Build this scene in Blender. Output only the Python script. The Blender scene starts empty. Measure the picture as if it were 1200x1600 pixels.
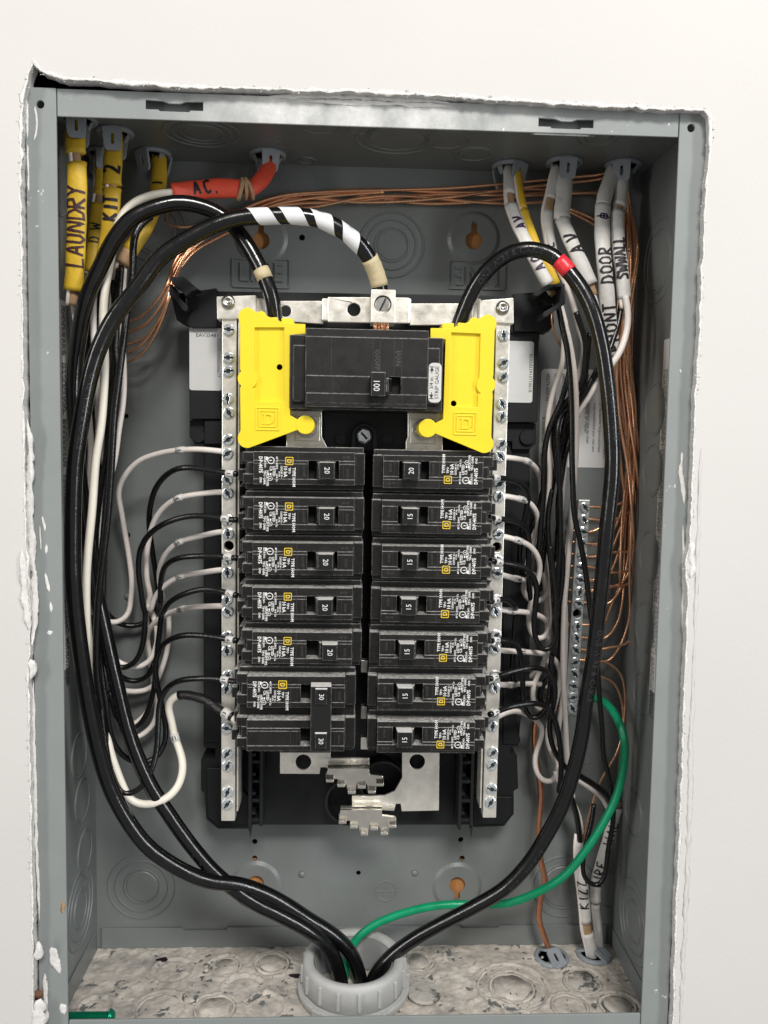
import bpy, bmesh, math, random
from mathutils import Vector, Matrix, noise
from mathutils.geometry import tessellate_polygon, delaunay_2d_cdt

random.seed(11)
S = 0.001                      # all modelling below is in millimetres
scene = bpy.context.scene
COL = scene.collection

# ------------------------------------------------------------------ camera
CAM = Vector((-9.3557, -447.3531, 66.7727))
FW = Vector((0.041991, 0.996228, -0.075939))
RT = Vector((0.999022, -0.040812, 0.017015))
UP = Vector((-0.013852, 0.07658, 0.996967))
FPX = 1276.07                  # focal length in pixels of the 1200 x 1600 photograph
cd = bpy.data.cameras.new('camera')
cam = bpy.data.objects.new('camera', cd)
COL.objects.link(cam)
cam.matrix_world = Matrix(((RT.x, UP.x, -FW.x, CAM.x * S), (RT.y, UP.y, -FW.y, CAM.y * S),
                           (RT.z, UP.z, -FW.z, CAM.z * S), (0, 0, 0, 1)))
cd.sensor_fit = 'VERTICAL'
cd.sensor_height = 36.0
cd.lens = FPX / 1600 * 36.0
cd.clip_start = 0.01
cd.clip_end = 50
scene.camera = cam

# ------------------------------------------------------------------ light
world = bpy.data.worlds.new('World')
scene.world = world
world.use_nodes = True
bg = world.node_tree.nodes['Background']
bg.inputs[0].default_value = (1.0, 0.985, 0.97, 1)
bg.inputs[1].default_value = 0.275


def area(name, loc, target, sx, sy, power, col):
    ld = bpy.data.lights.new(name, 'AREA')
    ld.shape = 'RECTANGLE'
    ld.size = sx
    ld.size_y = sy
    ld.energy = power
    ld.color = col
    o = bpy.data.objects.new(name, ld)
    COL.objects.link(o)
    o.location = loc
    o.rotation_euler = (Vector(target) - Vector(loc)).to_track_quat('-Z', 'Y').to_euler()
    return o


area('ceiling_lamp', (0.25, -1.4, 1.25), (0, 0, 0.0), 0.5, 0.35, 27.5, (1.0, 0.965, 0.92))
area('window_light_right', (1.35, -1.05, 0.35), (0, 0.05, 0.0), 0.24, 1.2, 13.5, (0.96, 0.98, 1.0))
area('window_light_left', (-1.35, -0.95, 0.45), (0, 0.05, 0.0), 0.22, 1.15, 11, (1.0, 0.98, 0.95))
vs = scene.view_settings
vs.view_transform = 'Standard'
vs.look = 'None'
vs.exposure = 0.0
vs.gamma = 1.0
vs.use_curve_mapping = False


# ------------------------------------------------------------------ pixel helpers (measuring from the photograph)
def ray(px, py):
    return FW + RT * ((px - 600) / FPX) + UP * ((800 - py) / FPX)


def at(px, py, Y):
    d = ray(px, py)
    return CAM + d * ((Y - CAM.y) / d.y)


def onz(px, py, z):
    d = ray(px, py)
    return CAM + d * ((z - CAM.z) / d.z)


def onx(px, py, x):
    d = ray(px, py)
    return CAM + d * ((x - CAM.x) / d.x)


def proj(p):
    d = p - CAM
    z = d.dot(FW)
    return (600 + FPX * d.dot(RT) / z, 800 - FPX * d.dot(UP) / z)


# ------------------------------------------------------------------ materials
def mat(name, col, rough=0.5, metal=0.0, var=0.0, vscale=60, bump=0.0, bscale=300, dust_toplight=0.0, rvar=0.0, coat=0.0,
        splat=None, splat_col=(0.8, 0.79, 0.76), splat_scale=90, spots=None, stretch=None, scratch=0.0, detail=4, edge=0.0, spec=0.5, band=None, attr=None, toplight_min=.25):
    m = bpy.data.materials.new(name)
    m.use_nodes = True
    nt = m.node_tree
    N, L = nt.nodes, nt.links
    b = N['Principled BSDF']
    b.inputs['Base Color'].default_value = (*col, 1)
    b.inputs['Roughness'].default_value = rough
    b.inputs['Metallic'].default_value = metal
    b.inputs['Specular IOR Level'].default_value = spec
    if coat:
        b.inputs['Coat Weight'].default_value = coat
        b.inputs['Coat Roughness'].default_value = 0.12
    tc = N.new('ShaderNodeTexCoord')
    oi = N.new('ShaderNodeObjectInfo')
    mul = N.new('ShaderNodeMath'); mul.operation = 'MULTIPLY'; mul.inputs[1].default_value = 3.7
    L.new(oi.outputs['Random'], mul.inputs[0])
    add = N.new('ShaderNodeVectorMath'); add.operation = 'ADD'
    L.new(tc.outputs['Object'], add.inputs[0]); L.new(mul.outputs[0], add.inputs[1])
    vec = add.outputs[0]
    if stretch:
        mp = N.new('ShaderNodeMapping'); mp.inputs['Scale'].default_value = stretch
        L.new(vec, mp.inputs['Vector']); vec = mp.outputs[0]

    def nz(scale, det=detail, rgh=0.6):
        n = N.new('ShaderNodeTexNoise')
        n.inputs['Scale'].default_value = scale
        n.inputs['Detail'].default_value = det
        n.inputs['Roughness'].default_value = rgh
        L.new(vec, n.inputs['Vector'])
        return n.outputs['Fac']

    def ramp(src, lo, hi, a=0.0, bb=1.0):
        r = N.new('ShaderNodeMapRange')
        r.inputs['From Min'].default_value = lo; r.inputs['From Max'].default_value = hi
        r.inputs['To Min'].default_value = a; r.inputs['To Max'].default_value = bb
        L.new(src, r.inputs['Value'])
        return r.outputs[0]

    def mix(fac, ca, cb):
        x = N.new('ShaderNodeMix'); x.data_type = 'RGBA'
        if fac is not None: L.new(fac, x.inputs['Factor'])
        for sock, v in ((x.inputs['A'], ca), (x.inputs['B'], cb)):
            if isinstance(v, tuple): sock.default_value = (*v, 1)
            else: L.new(v, sock)
        return x.outputs['Result']
    cur = tuple(col)
    if var:
        cur = mix(ramp(nz(vscale), 0.3, 0.7), tuple(c * (1 - var) for c in col), tuple(min(1, c * (1 + var)) for c in col))
    if spots:
        sc, lo, hi, scol = spots
        cur = mix(ramp(nz(sc, 5), lo, hi), cur, tuple(scol))
    if band:
        sb = N.new('ShaderNodeSeparateXYZ'); L.new(tc.outputs['Object'], sb.inputs[0])
        lo_ = ramp(sb.outputs['X'], band[0], band[0] + band[2]); hi_ = ramp(sb.outputs['X'], band[1] - band[2], band[1], 1, 0)
        nb_ = ramp(nz(band[3], 6, .7), .28, .62)
        mm_ = N.new('ShaderNodeMath'); mm_.operation = 'MULTIPLY'; L.new(lo_, mm_.inputs[0]); L.new(hi_, mm_.inputs[1])
        m2_ = N.new('ShaderNodeMath'); m2_.operation = 'MULTIPLY'; L.new(mm_.outputs[0], m2_.inputs[0]); L.new(nb_, m2_.inputs[1])
        cur = mix(m2_.outputs[0], cur, (0.66, 0.66, 0.64))
    if edge:
        bv = N.new('ShaderNodeBevel'); bv.samples = 4; bv.inputs['Radius'].default_value = 0.0005
        ge = N.new('ShaderNodeNewGeometry')
        dp = N.new('ShaderNodeVectorMath'); dp.operation = 'DOT_PRODUCT'
        L.new(bv.outputs[0], dp.inputs[0]); L.new(ge.outputs['Normal'], dp.inputs[1])
        e0 = ramp(dp.outputs['Value'], 0.985, 0.86, 0, 1)
        e1 = ramp(nz(420, 4, .7), .36, .62, .05, 1)
        em = N.new('ShaderNodeMath'); em.operation = 'MULTIPLY'; L.new(e0, em.inputs[0]); L.new(e1, em.inputs[1])
        e2 = N.new('ShaderNodeMath'); e2.operation = 'MULTIPLY'; L.new(em.outputs[0], e2.inputs[0]); e2.inputs[1].default_value = edge
        cur = mix(e2.outputs[0], cur, (0.55, 0.55, 0.53))
    if scratch:
        f = ramp(nz(900, 3, 0.8), 0.66, 0.74, 0, scratch)
        cur = mix(f, cur, (0.45, 0.45, 0.44))
    if attr:
        at_ = N.new('ShaderNodeAttribute'); at_.attribute_name = attr[0]
        cur = mix(ramp(at_.outputs['Fac'], .35, .65), cur, tuple(attr[1]))
    if dust_toplight:  # whitens up-facing faces: dusty film plus overhead light painted into the colour
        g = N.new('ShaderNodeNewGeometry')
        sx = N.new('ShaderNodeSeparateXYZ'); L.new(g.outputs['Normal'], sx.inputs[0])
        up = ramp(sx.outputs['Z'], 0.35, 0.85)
        n = ramp(nz(500, 4, 0.7), 0.35, 0.62, toplight_min, 1.0)
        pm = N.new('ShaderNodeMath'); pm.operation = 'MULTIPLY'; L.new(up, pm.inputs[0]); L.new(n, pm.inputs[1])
        pm2 = N.new('ShaderNodeMath'); pm2.operation = 'MULTIPLY'; L.new(pm.outputs[0], pm2.inputs[0]); pm2.inputs[1].default_value = dust_toplight
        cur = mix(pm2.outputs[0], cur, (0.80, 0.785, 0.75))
    if splat:
        cur = mix(ramp(nz(splat_scale, 6, 0.65), splat, splat + 0.02), cur, tuple(splat_col))
    if not isinstance(cur, tuple):
        L.new(cur, b.inputs['Base Color'])
    if rvar:
        L.new(ramp(nz(vscale * 1.7), 0.3, 0.7, max(0.03, rough - rvar), min(1, rough + rvar)), b.inputs['Roughness'])
    if bump:
        bn = N.new('ShaderNodeBump')
        bn.inputs['Strength'].default_value = bump
        bn.inputs['Distance'].default_value = 0.001
        L.new(nz(bscale, 5), bn.inputs['Height'])
        L.new(bn.outputs[0], b.inputs['Normal'])
    return m


M = {}
M['wall'] = mat('painted_drywall', (0.632, 0.616, 0.598), 0.75, var=0.02, vscale=7, bump=0.12, bscale=380)
M['gypsum'] = mat('cut_gypsum', (0.84, 0.82, 0.79), 0.95, var=0.07, vscale=240, bump=1.0, bscale=700)
M['compound'] = mat('joint_compound', (0.75, 0.735, 0.715), 0.6, var=0.06, vscale=150, bump=0.8, bscale=300)
M['steel'] = mat('grey_enamel', (0.190, 0.206, 0.203), 0.36, var=0.09, vscale=22, bump=0.07, bscale=1500, rvar=0.10, splat=0.755, splat_scale=700, splat_col=(0.42, 0.42, 0.40))
M['flange'] = mat('grey_enamel_with_splashes', (0.250, 0.272, 0.268), 0.5, var=0.04, vscale=40, bump=0.05, bscale=1500, splat=0.685, splat_scale=85)
M['flange_top'] = mat('grey_enamel_oversprayed', (0.255, 0.275, 0.272), 0.55, var=0.04, vscale=40, bump=0.15, bscale=1200,
                      band=(-0.12, 0.11, 0.07, 30), splat=0.68, splat_scale=300)
M['cavity'] = mat('dark_cavity', (0.03, 0.028, 0.025), 0.9)
M['wood'] = mat('stud_wood', (0.50, 0.22, 0.07), 0.8, var=0.25, vscale=60, bump=0.3, bscale=300, stretch=(1, 1, 0.1))
M['base'] = mat('black_base_plastic', (0.012, 0.013, 0.0145), 0.5, spec=.35, var=0.1, vscale=60, bump=0.08, bscale=2500, rvar=0.06)
M['phenolic'] = mat('breaker_case', (0.0135, 0.0130, 0.0125), 0.42, var=0.25, vscale=120, bump=0.2, bscale=2600, dust_toplight=0.8, rvar=0.1, scratch=0.14, edge=1.0, spec=.3)
M['handle'] = mat('breaker_handle', (0.015, 0.015, 0.015), 0.36, bump=0.1, bscale=2000, dust_toplight=1.0, toplight_min=.8, scratch=0.12, edge=.9, spec=.3)  # handle tops painted near white to stand in for overhead light
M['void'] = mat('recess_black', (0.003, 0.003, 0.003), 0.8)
M['rubber'] = mat('black_cable_jacket', (0.0045, 0.0045, 0.0048), 0.19, var=0.2, vscale=90, bump=0.2, bscale=130, rvar=0.06, detail=2, spec=.65)
M['blackwire'] = mat('black_wire_jacket', (0.0055, 0.0055, 0.006), 0.27, bump=0.2, bscale=500, rvar=0.05)
M['whitewire'] = mat('white_wire_jacket', (0.84, 0.775, 0.73), 0.42, var=0.05, vscale=60, bump=0.1, bscale=700)
M['creamwire'] = mat('cream_wire_jacket', (0.86, 0.815, 0.71), 0.4, var=0.05, vscale=60, bump=0.1, bscale=700)
M['copper'] = mat('bare_copper', (0.97, 0.50, 0.30), 0.28, 0.85, var=0.18, vscale=45, rvar=0.06)
M['copperdark'] = mat('aged_copper', (0.75, 0.34, 0.20), 0.32, 0.9, var=0.25, vscale=45, rvar=0.08)
M['yellowsheath'] = mat('yellow_cable_sheath', (0.68, 0.44, 0.03), 0.5, var=0.08, vscale=70, bump=0.5, bscale=220)
M['greysheath'] = mat('off_white_cable_sheath', (0.68, 0.67, 0.64), 0.5, var=0.06, vscale=80, bump=0.5, bscale=260, spots=(70, 0.62, 0.8, (0.38, 0.36, 0.34)))
M['redsheath'] = mat('red_cable_sheath', (0.76, 0.085, 0.045), 0.45, var=0.08, vscale=70, bump=0.5, bscale=220)
M['greenwire'] = mat('green_wire_jacket', (0.004, 0.30, 0.135), 0.3, var=0.12, vscale=120, bump=0.2, bscale=300)
M['cover'] = mat('yellow_cover_plastic', (0.85, 0.665, 0.022), 0.42, var=0.035, vscale=60, bump=0.06, bscale=1800)
M['tin'] = mat('tinned_bar', (0.86, 0.83, 0.755), 0.36, 0.68, var=0.13, vscale=110, spots=(120, 0.58, 0.80, (0.60, 0.56, 0.47)), bump=0.06, bscale=900, rvar=0.1)
M['zinc'] = mat('zinc_screw', (0.78, 0.83, 0.85), 0.2, 0.75, var=0.15, vscale=400, rvar=0.06)
M['recess'] = mat('screw_recess_shade', (0.05, 0.058, 0.062), 0.4, 0.6)  # dark colour painted in for the shade inside the screw slots
M['steelscrew'] = mat('dull_screw', (0.50, 0.49, 0.46), 0.3, 1.0, var=0.2, vscale=300)
M['stab'] = mat('plated_stab', (0.80, 0.77, 0.70), 0.26, 0.92, var=0.12, vscale=90, bump=0.15, bscale=700)
M['ground'] = mat('aluminium_ground_bar', (0.66, 0.68, 0.68), 0.40, 0.7, var=0.1, vscale=120, rvar=0.08)
M['bushing'] = mat('grey_conduit_plastic', (0.46, 0.465, 0.455), 0.55, var=0.08, vscale=60, bump=0.2, bscale=500, splat=0.70, splat_scale=120, splat_col=(0.5, 0.49, 0.46))
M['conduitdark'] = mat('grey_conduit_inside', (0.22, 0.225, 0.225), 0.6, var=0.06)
M['connector'] = mat('blue_grey_connector', (0.285, 0.315, 0.345), 0.5, var=0.08, vscale=80, bump=0.1, bscale=700)
M['sticker'] = mat('silver_sticker', (0.78, 0.785, 0.78), 0.4, var=0.02)
M['paper'] = mat('white_label', (0.72, 0.71, 0.69), 0.5, var=0.03, vscale=150)
M['kraft'] = mat('kraft_paper', (0.42, 0.27, 0.15), 0.85, var=0.15, vscale=200, bump=0.6, bscale=600)
M['ink'] = mat('black_marker_ink', (0.012, 0.009, 0.014), 0.55)
M['purpleink'] = mat('purple_marker_ink', (0.045, 0.018, 0.06), 0.5)
M['brownink'] = mat('brown_marker_ink', (0.055, 0.018, 0.022), 0.5)
M['print'] = mat('black_print', (0.02, 0.02, 0.02), 0.5)
M['whiteprint'] = mat('white_print', (0.80, 0.80, 0.78), 0.5)
M['greyprint'] = mat('grey_moulded_print', (0.046, 0.046, 0.045), 0.5)
M['cableprint'] = mat('cable_embossing', (0.030, 0.030, 0.031), 0.4)
M['logo'] = mat('yellow_logo', (0.74, 0.52, 0.03), 0.5)
M['redtape'] = mat('red_tape', (0.78, 0.03, 0.045), 0.35, var=0.05)
M['whitetape'] = mat('white_tape', (0.76, 0.77, 0.78), 0.4, var=0.03, bump=0.2, bscale=300)
M['masking'] = mat('masking_tape', (0.58, 0.49, 0.30), 0.65, var=0.08, vscale=120, bump=0.4, bscale=400)
M['blacktape'] = mat('black_tape', (0.010, 0.010, 0.010), 0.35, bump=0.6, bscale=300)
M['plaster'] = mat('plaster_dust', (0.56, 0.515, 0.46), 0.95, var=0.26, vscale=90, bump=0.55, bscale=380,
                   spots=(60, 0.50, 0.72, (0.30, 0.29, 0.275)), attr=('bare', (0.15, 0.155, 0.15)))
M['plasterdisc'] = mat('dusty_knockout', (0.46, 0.435, 0.395), 0.9, var=0.15, vscale=90, bump=0.7, bscale=400, spots=(60, 0.56, 0.62, (0.10, 0.105, 0.10)))
M['greenscrew'] = mat('green_screw', (0.008, 0.27, 0.155), 0.22, 0.6)
M['rust'] = mat('rusty_steel', (0.16, 0.07, 0.04), 0.8, var=0.3, vscale=300)


# ------------------------------------------------------------------ mesh builder
class G:
    def __init__(self):
        self.V = []
        self.F = []

    def add(self, V, F):
        n = len(self.V)
        self.V += [Vector(v) for v in V]
        self.F += [tuple(i + n for i in f) for f in F]
        return self

    def box(self, x0, x1, y0, y1, z0, z1):
        V = [(x, y, z) for x in (x0, x1) for y in (y0, y1) for z in (z0, z1)]
        F = [(0, 1, 3, 2), (4, 6, 7, 5), (0, 4, 5, 1), (2, 3, 7, 6), (0, 2, 6, 4), (1, 5, 7, 3)]
        return self.add(V, F)

    def taper(self, a, ya, b, yb):     # two rectangles (x0,x1,z0,z1) at two depths
        V = []
        for (x0, x1, z0, z1), y in ((a, ya), (b, yb)):
            V += [(x0, y, z0), (x1, y, z0), (x1, y, z1), (x0, y, z1)]
        return self.add(V, [(0, 1, 2, 3), (7, 6, 5, 4)] + [(i, (i + 1) % 4 + 0, (i + 1) % 4 + 4, i + 4) for i in range(4)])

    def plate(self, outer, y0, y1, holes=()):
        loops = [list(outer)] + [list(h) for h in holes]
        flat = [p for l in loops for p in l]
        if len(loops) == 1:
            tri = [tuple(range(len(flat)))] if convex(flat) else tessellate_polygon([[Vector((p[0], p[1], 0)) for p in flat]])
        elif len(loops) == 2 and len(flat) < 120:
            tri = tessellate_polygon([[Vector((p[0], p[1], 0)) for p in l] for l in loops])
        else:
            return self.plate_cdt(loops, y0, y1)
        n = len(flat)
        V = [(p[0], y0, p[1]) for p in flat] + [(p[0], y1, p[1]) for p in flat]
        F = [tuple(t) for t in tri] + [tuple(i + n for i in reversed(t)) for t in tri]
        k = 0
        for l in loops:
            m = len(l)
            for i in range(m):
                F.append((k + i, k + (i + 1) % m, k + (i + 1) % m + n, k + i + n))
            k += m
        return self.add(V, F)

    def plate_cdt(self, loops, y0, y1):
        vv, ee = [], []
        for l in loops:
            k = len(vv)
            vv += [Vector((p[0], p[1])) for p in l]
            ee += [(k + i, k + (i + 1) % len(l)) for i in range(len(l))]
        r = delaunay_2d_cdt(vv, ee, [], 0, 1e-5)

        def inside(q, l):
            c = False
            j = len(l) - 1
            for i in range(len(l)):
                if (l[i][1] > q[1]) != (l[j][1] > q[1]) and q[0] < (l[j][0] - l[i][0]) * (q[1] - l[i][1]) / (l[j][1] - l[i][1]) + l[i][0]: c = not c
                j = i
            return c
        tri = []
        for f in r[2]:
            q = sum((r[0][i] for i in f), Vector((0, 0))) / len(f)
            if inside(q, loops[0]) and not any(inside(q, h) for h in loops[1:]): tri.append(tuple(f))
        n = len(r[0])
        V = [(p[0], y0, p[1]) for p in r[0]] + [(p[0], y1, p[1]) for p in r[0]]
        F = tri + [tuple(i + n for i in reversed(t)) for t in tri]
        cnt = {}
        for t in tri:
            for i in range(len(t)):
                e = (t[i], t[(i + 1) % len(t)])
                cnt[frozenset(e)] = cnt.get(frozenset(e), []) + [e]
        F += [(e[0][0], e[0][1], e[0][1] + n, e[0][0] + n) for e in cnt.values() if len(e) == 1]
        return self.add(V, F)

    def lathe(self, prof, c, axis='Y', seg=24, closed=False, sx=1.0):
        V, F = [], []
        for r, h in prof:
            for i in range(seg):
                t = 2 * math.pi * i / seg
                a, b = r * math.cos(t) * sx, r * math.sin(t)
                V.append({'Y': (a, h, b), 'Z': (a, b, h), 'X': (h, a, b)}[axis])
        n = len(prof)
        for j in range(n if closed else n - 1):
            for i in range(seg):
                F.append((j * seg + i, j * seg + (i + 1) % seg, ((j + 1) % n) * seg + (i + 1) % seg, ((j + 1) % n) * seg + i))
        if not closed:
            if prof[0][0] > 1e-6: F.append(tuple(range(seg)))
            if prof[-1][0] > 1e-6: F.append(tuple((n - 1) * seg + i for i in range(seg)))
        c = Vector(c)
        return self.add([Vector(v) + c for v in V], F)

    def ring(self, c, r, w=0.6, h=0.4, axis='Y', s=-1, seg=40):
        # a low raised ridge lying on a face; s = direction the face looks
        return self.lathe([(r - w, 0), (r - w * 0.4, s * h), (r + w * 0.4, s * h), (r + w, 0)], c, axis, seg, closed=True)

    def tf(self, mtx):
        self.V = [mtx @ v for v in self.V]
        return self


def convex(p):
    s = 0
    n = len(p)
    for i in range(n):
        a, b, c = p[i], p[(i + 1) % n], p[(i + 2) % n]
        k = (b[0] - a[0]) * (c[1] - b[1]) - (b[1] - a[1]) * (c[0] - b[0])
        if abs(k) < 1e-9: continue
        if s and (k > 0) != (s > 0): return False
        s = k
    return True


def circ(cx, cz, r, n=20, a0=0.0):
    return [(cx + r * math.cos(a0 + 2 * math.pi * i / n), cz + r * math.sin(a0 + 2 * math.pi * i / n)) for i in range(n)]


def rrect(x0, x1, z0, z1, r, n=4):
    o = []
    for cx, cz, a in ((x1 - r, z1 - r, 0), (x0 + r, z1 - r, 90), (x0 + r, z0 + r, 180), (x1 - r, z0 + r, 270)):
        for i in range(n + 1):
            t = math.radians(a + 90 * i / n)
            o.append((cx + r * math.cos(t), cz + r * math.sin(t)))
    return o


def mesh(name, g, m, smooth=False, recalc=True):
    me = bpy.data.meshes.new(name)
    me.from_pydata([v * S for v in g.V], [], g.F)
    me.validate()
    if recalc:
        bm = bmesh.new(); bm.from_mesh(me)
        bmesh.ops.recalc_face_normals(bm, faces=bm.faces)
        bm.to_mesh(me); bm.free()
    me.materials.append(M[m] if isinstance(m, str) else m)
    if smooth:
        me.polygons.foreach_set('use_smooth', [True] * len(me.polygons))
    return me


def finish(o, bevel=0, seg=2, autosmooth=False):
    if bevel:
        b = o.modifiers.new('bevel', 'BEVEL')
        b.width = bevel * S; b.segments = seg; b.limit_method = 'ANGLE'; b.angle_limit = math.radians(40)
        b.use_clamp_overlap = True
    return o


def obj(name, g, m, parent=None, smooth=False, bevel=0, local=False, recalc=True):
    o = bpy.data.objects.new(name, mesh(name, g, m, smooth, recalc) if isinstance(g, G) else g)
    COL.objects.link(o)
    if parent is not None:
        o.parent = parent
        if parent.type == 'EMPTY' and not local:
            o.location = -parent.location
    return finish(o, bevel)


def thing(name, label, cat, loc, group=None):
    o = bpy.data.objects.new(name, None)
    o.empty_display_size = 0.01
    COL.objects.link(o)
    o.location = Vector(loc) * S
    return tag(o, label, cat, group)


def tag(o, label=None, cat=None, group=None, kind=None):
    if label: o['label'] = label
    if cat: o['category'] = cat
    if group: o['group'] = group
    if kind: o['kind'] = kind
    return o


def copy_tree(o, parent=None):
    c = o.copy()
    COL.objects.link(c)
    c.parent = parent
    for ch in list(o.children):
        copy_tree(ch, c)
    return c


# ------------------------------------------------------------------ lettering
TC = {}


def text2d(s, size, align='CENTER', res=2, sp=1.0):
    k = (s, size, align, res, sp)
    if k in TC: return TC[k]
    cu = bpy.data.curves.new('t', 'FONT')
    cu.body = s; cu.size = size; cu.align_x = align; cu.align_y = 'CENTER'; cu.resolution_u = res
    cu.space_character = sp
    cu.offset = size * .028 if res == 1 else 0
    o = bpy.data.objects.new('t', cu)
    me = o.to_mesh()
    V = [(v.co.x, v.co.y) for v in me.vertices]
    F = [tuple(p.vertices) for p in me.polygons]
    o.to_mesh_clear()
    bpy.data.objects.remove(o); bpy.data.curves.remove(cu)
    TC[k] = (V, F)
    return TC[k]


def flat_text(g, s, size, o, U, W, align='CENTER', res=2, sp=1.0, sx=1.0):
    V, F = text2d(s, size, align, res, sp)
    o, U, W = Vector(o), Vector(U), Vector(W)
    return g.add([o + U * (a * sx) + W * b for a, b in V], F)


DN, UPV, LF, RG = Vector((0, 0, -1)), Vector((0, 0, 1)), Vector((-1, 0, 0)), Vector((1, 0, 0))

STROKES = {
    'A': [[(0, 0), (.3, 1), (.62, 0)], [(.12, .38), (.52, .36)]],
    'C': [[(.6, .82), (.4, 1), (.12, .8), (.05, .45), (.15, .1), (.4, 0), (.62, .15)]],
    'D': [[(.05, 0), (.08, 1), (.45, .85), (.6, .5), (.45, .12), (.0, 0)]],
    'E': [[(.55, 1), (.08, .98), (.06, 0), (.58, .02)], [(.08, .52), (.45, .52)]],
    'F': [[(.55, 1), (.08, .98), (.06, 0)], [(.08, .52), (.45, .52)]],
    'I': [[(.2, 0), (.22, 1)]],
    'K': [[(.05, 0), (.08, 1)], [(.58, 1), (.1, .45), (.6, 0)]],
    'L': [[(.1, 1), (.06, 0), (.6, .04)]],
    'N': [[(.02, 0), (.08, 1), (.55, .02), (.6, 1)]],
    'O': [[(.3, 1), (.06, .75), (.05, .3), (.28, 0), (.55, .25), (.56, .72), (.3, 1)]],
    'R': [[(.05, 0), (.08, 1), (.48, .9), (.5, .6), (.1, .48), (.62, 0)]],
    'S': [[(.58, .85), (.3, 1), (.08, .78), (.5, .42), (.45, .08), (.05, .08)]],
    'T': [[(.0, .98), (.62, 1)], [(.3, 1), (.28, 0)]],
    'U': [[(.05, 1), (.08, .2), (.3, 0), (.52, .2), (.55, 1)]],
    'V': [[(.0, 1), (.3, 0), (.6, 1)]],
    'W': [[(.0, 1), (.18, 0), (.36, .7), (.55, 0), (.75, 1)]],
    'Y': [[(.0, 1), (.3, .5), (.6, 1)], [(.3, .5), (.26, 0)]],
    'Z': [[(.02, .95), (.58, 1), (.04, .02), (.62, .05)]],
    '1': [[(.15, .8), (.3, 1), (.28, 0)]],
    '2': [[(.05, .75), (.25, 1), (.5, .8), (.4, .5), (.02, .02), (.6, .04)]],
    '.': [[(.1, .0), (.16, .06)]],
    '/': [[(.0, 0), (.45, 1)]],
    '@': [[(.3, .85), (.05, .7), (.05, .3), (.3, .12), (.55, .3), (.55, .7), (.3, .85)], [(.3, 1.15), (.3, -.15)], [(.0, .5), (.6, .5)]],
    ' ': [],
}


def hand(s, h, w=0.11, adv=0.8, jit=0.03, seed=1):
    """hand-written capitals: a 2-D ribbon mesh, advance along +u, letter height along +v"""
    rnd = random.Random(seed)
    V, F = [], []
    u = 0.0
    for ch in s:
        for st in STROKES[ch]:
            P = [Vector((u + (a + rnd.uniform(-jit, jit)) * h, (b - .5 + rnd.uniform(-jit, jit)) * h)) for a, b in st]
            Q = []
            for i in range(len(P) - 1):
                for k in range(4):
                    Q.append(P[i].lerp(P[i + 1], k / 4))
            Q.append(P[-1])
            n0 = len(V)
            for i, q in enumerate(Q):
                t = (Q[min(i + 1, len(Q) - 1)] - Q[max(i - 1, 0)])
                t = t.normalized() if t.length > 1e-6 else Vector((1, 0))
                nn = Vector((-t.y, t.x)) * (w * h * .5 * (rnd.uniform(.85, 1.15)))
                V += [tuple(q + nn), tuple(q - nn)]
            for i in range(len(Q) - 1):
                F.append((n0 + 2 * i, n0 + 2 * i + 1, n0 + 2 * i + 3, n0 + 2 * i + 2))
        u += (adv if ch not in 'I1.' else adv * .6) * h * (1.2 if ch == 'W' else 1)
    return [(a - u / 2, b) for a, b in V], F


# ------------------------------------------------------------------ tubes
def extrude_text(g, V2, F2, fn, y0, y1):
    n = len(V2)
    cnt = {}
    for f in F2:
        for i in range(len(f)):
            e = (f[i], f[(i + 1) % len(f)])
            cnt.setdefault(frozenset(e), []).append(e)
    V = [(fn(a, b)[0], y0, fn(a, b)[1]) for a, b in V2] + [(fn(a, b)[0], y1, fn(a, b)[1]) for a, b in V2]
    return g.add(V, list(F2) + [(e[0][0], e[0][1], e[0][1] + n, e[0][0] + n) for e in cnt.values() if len(e) == 1])


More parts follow.
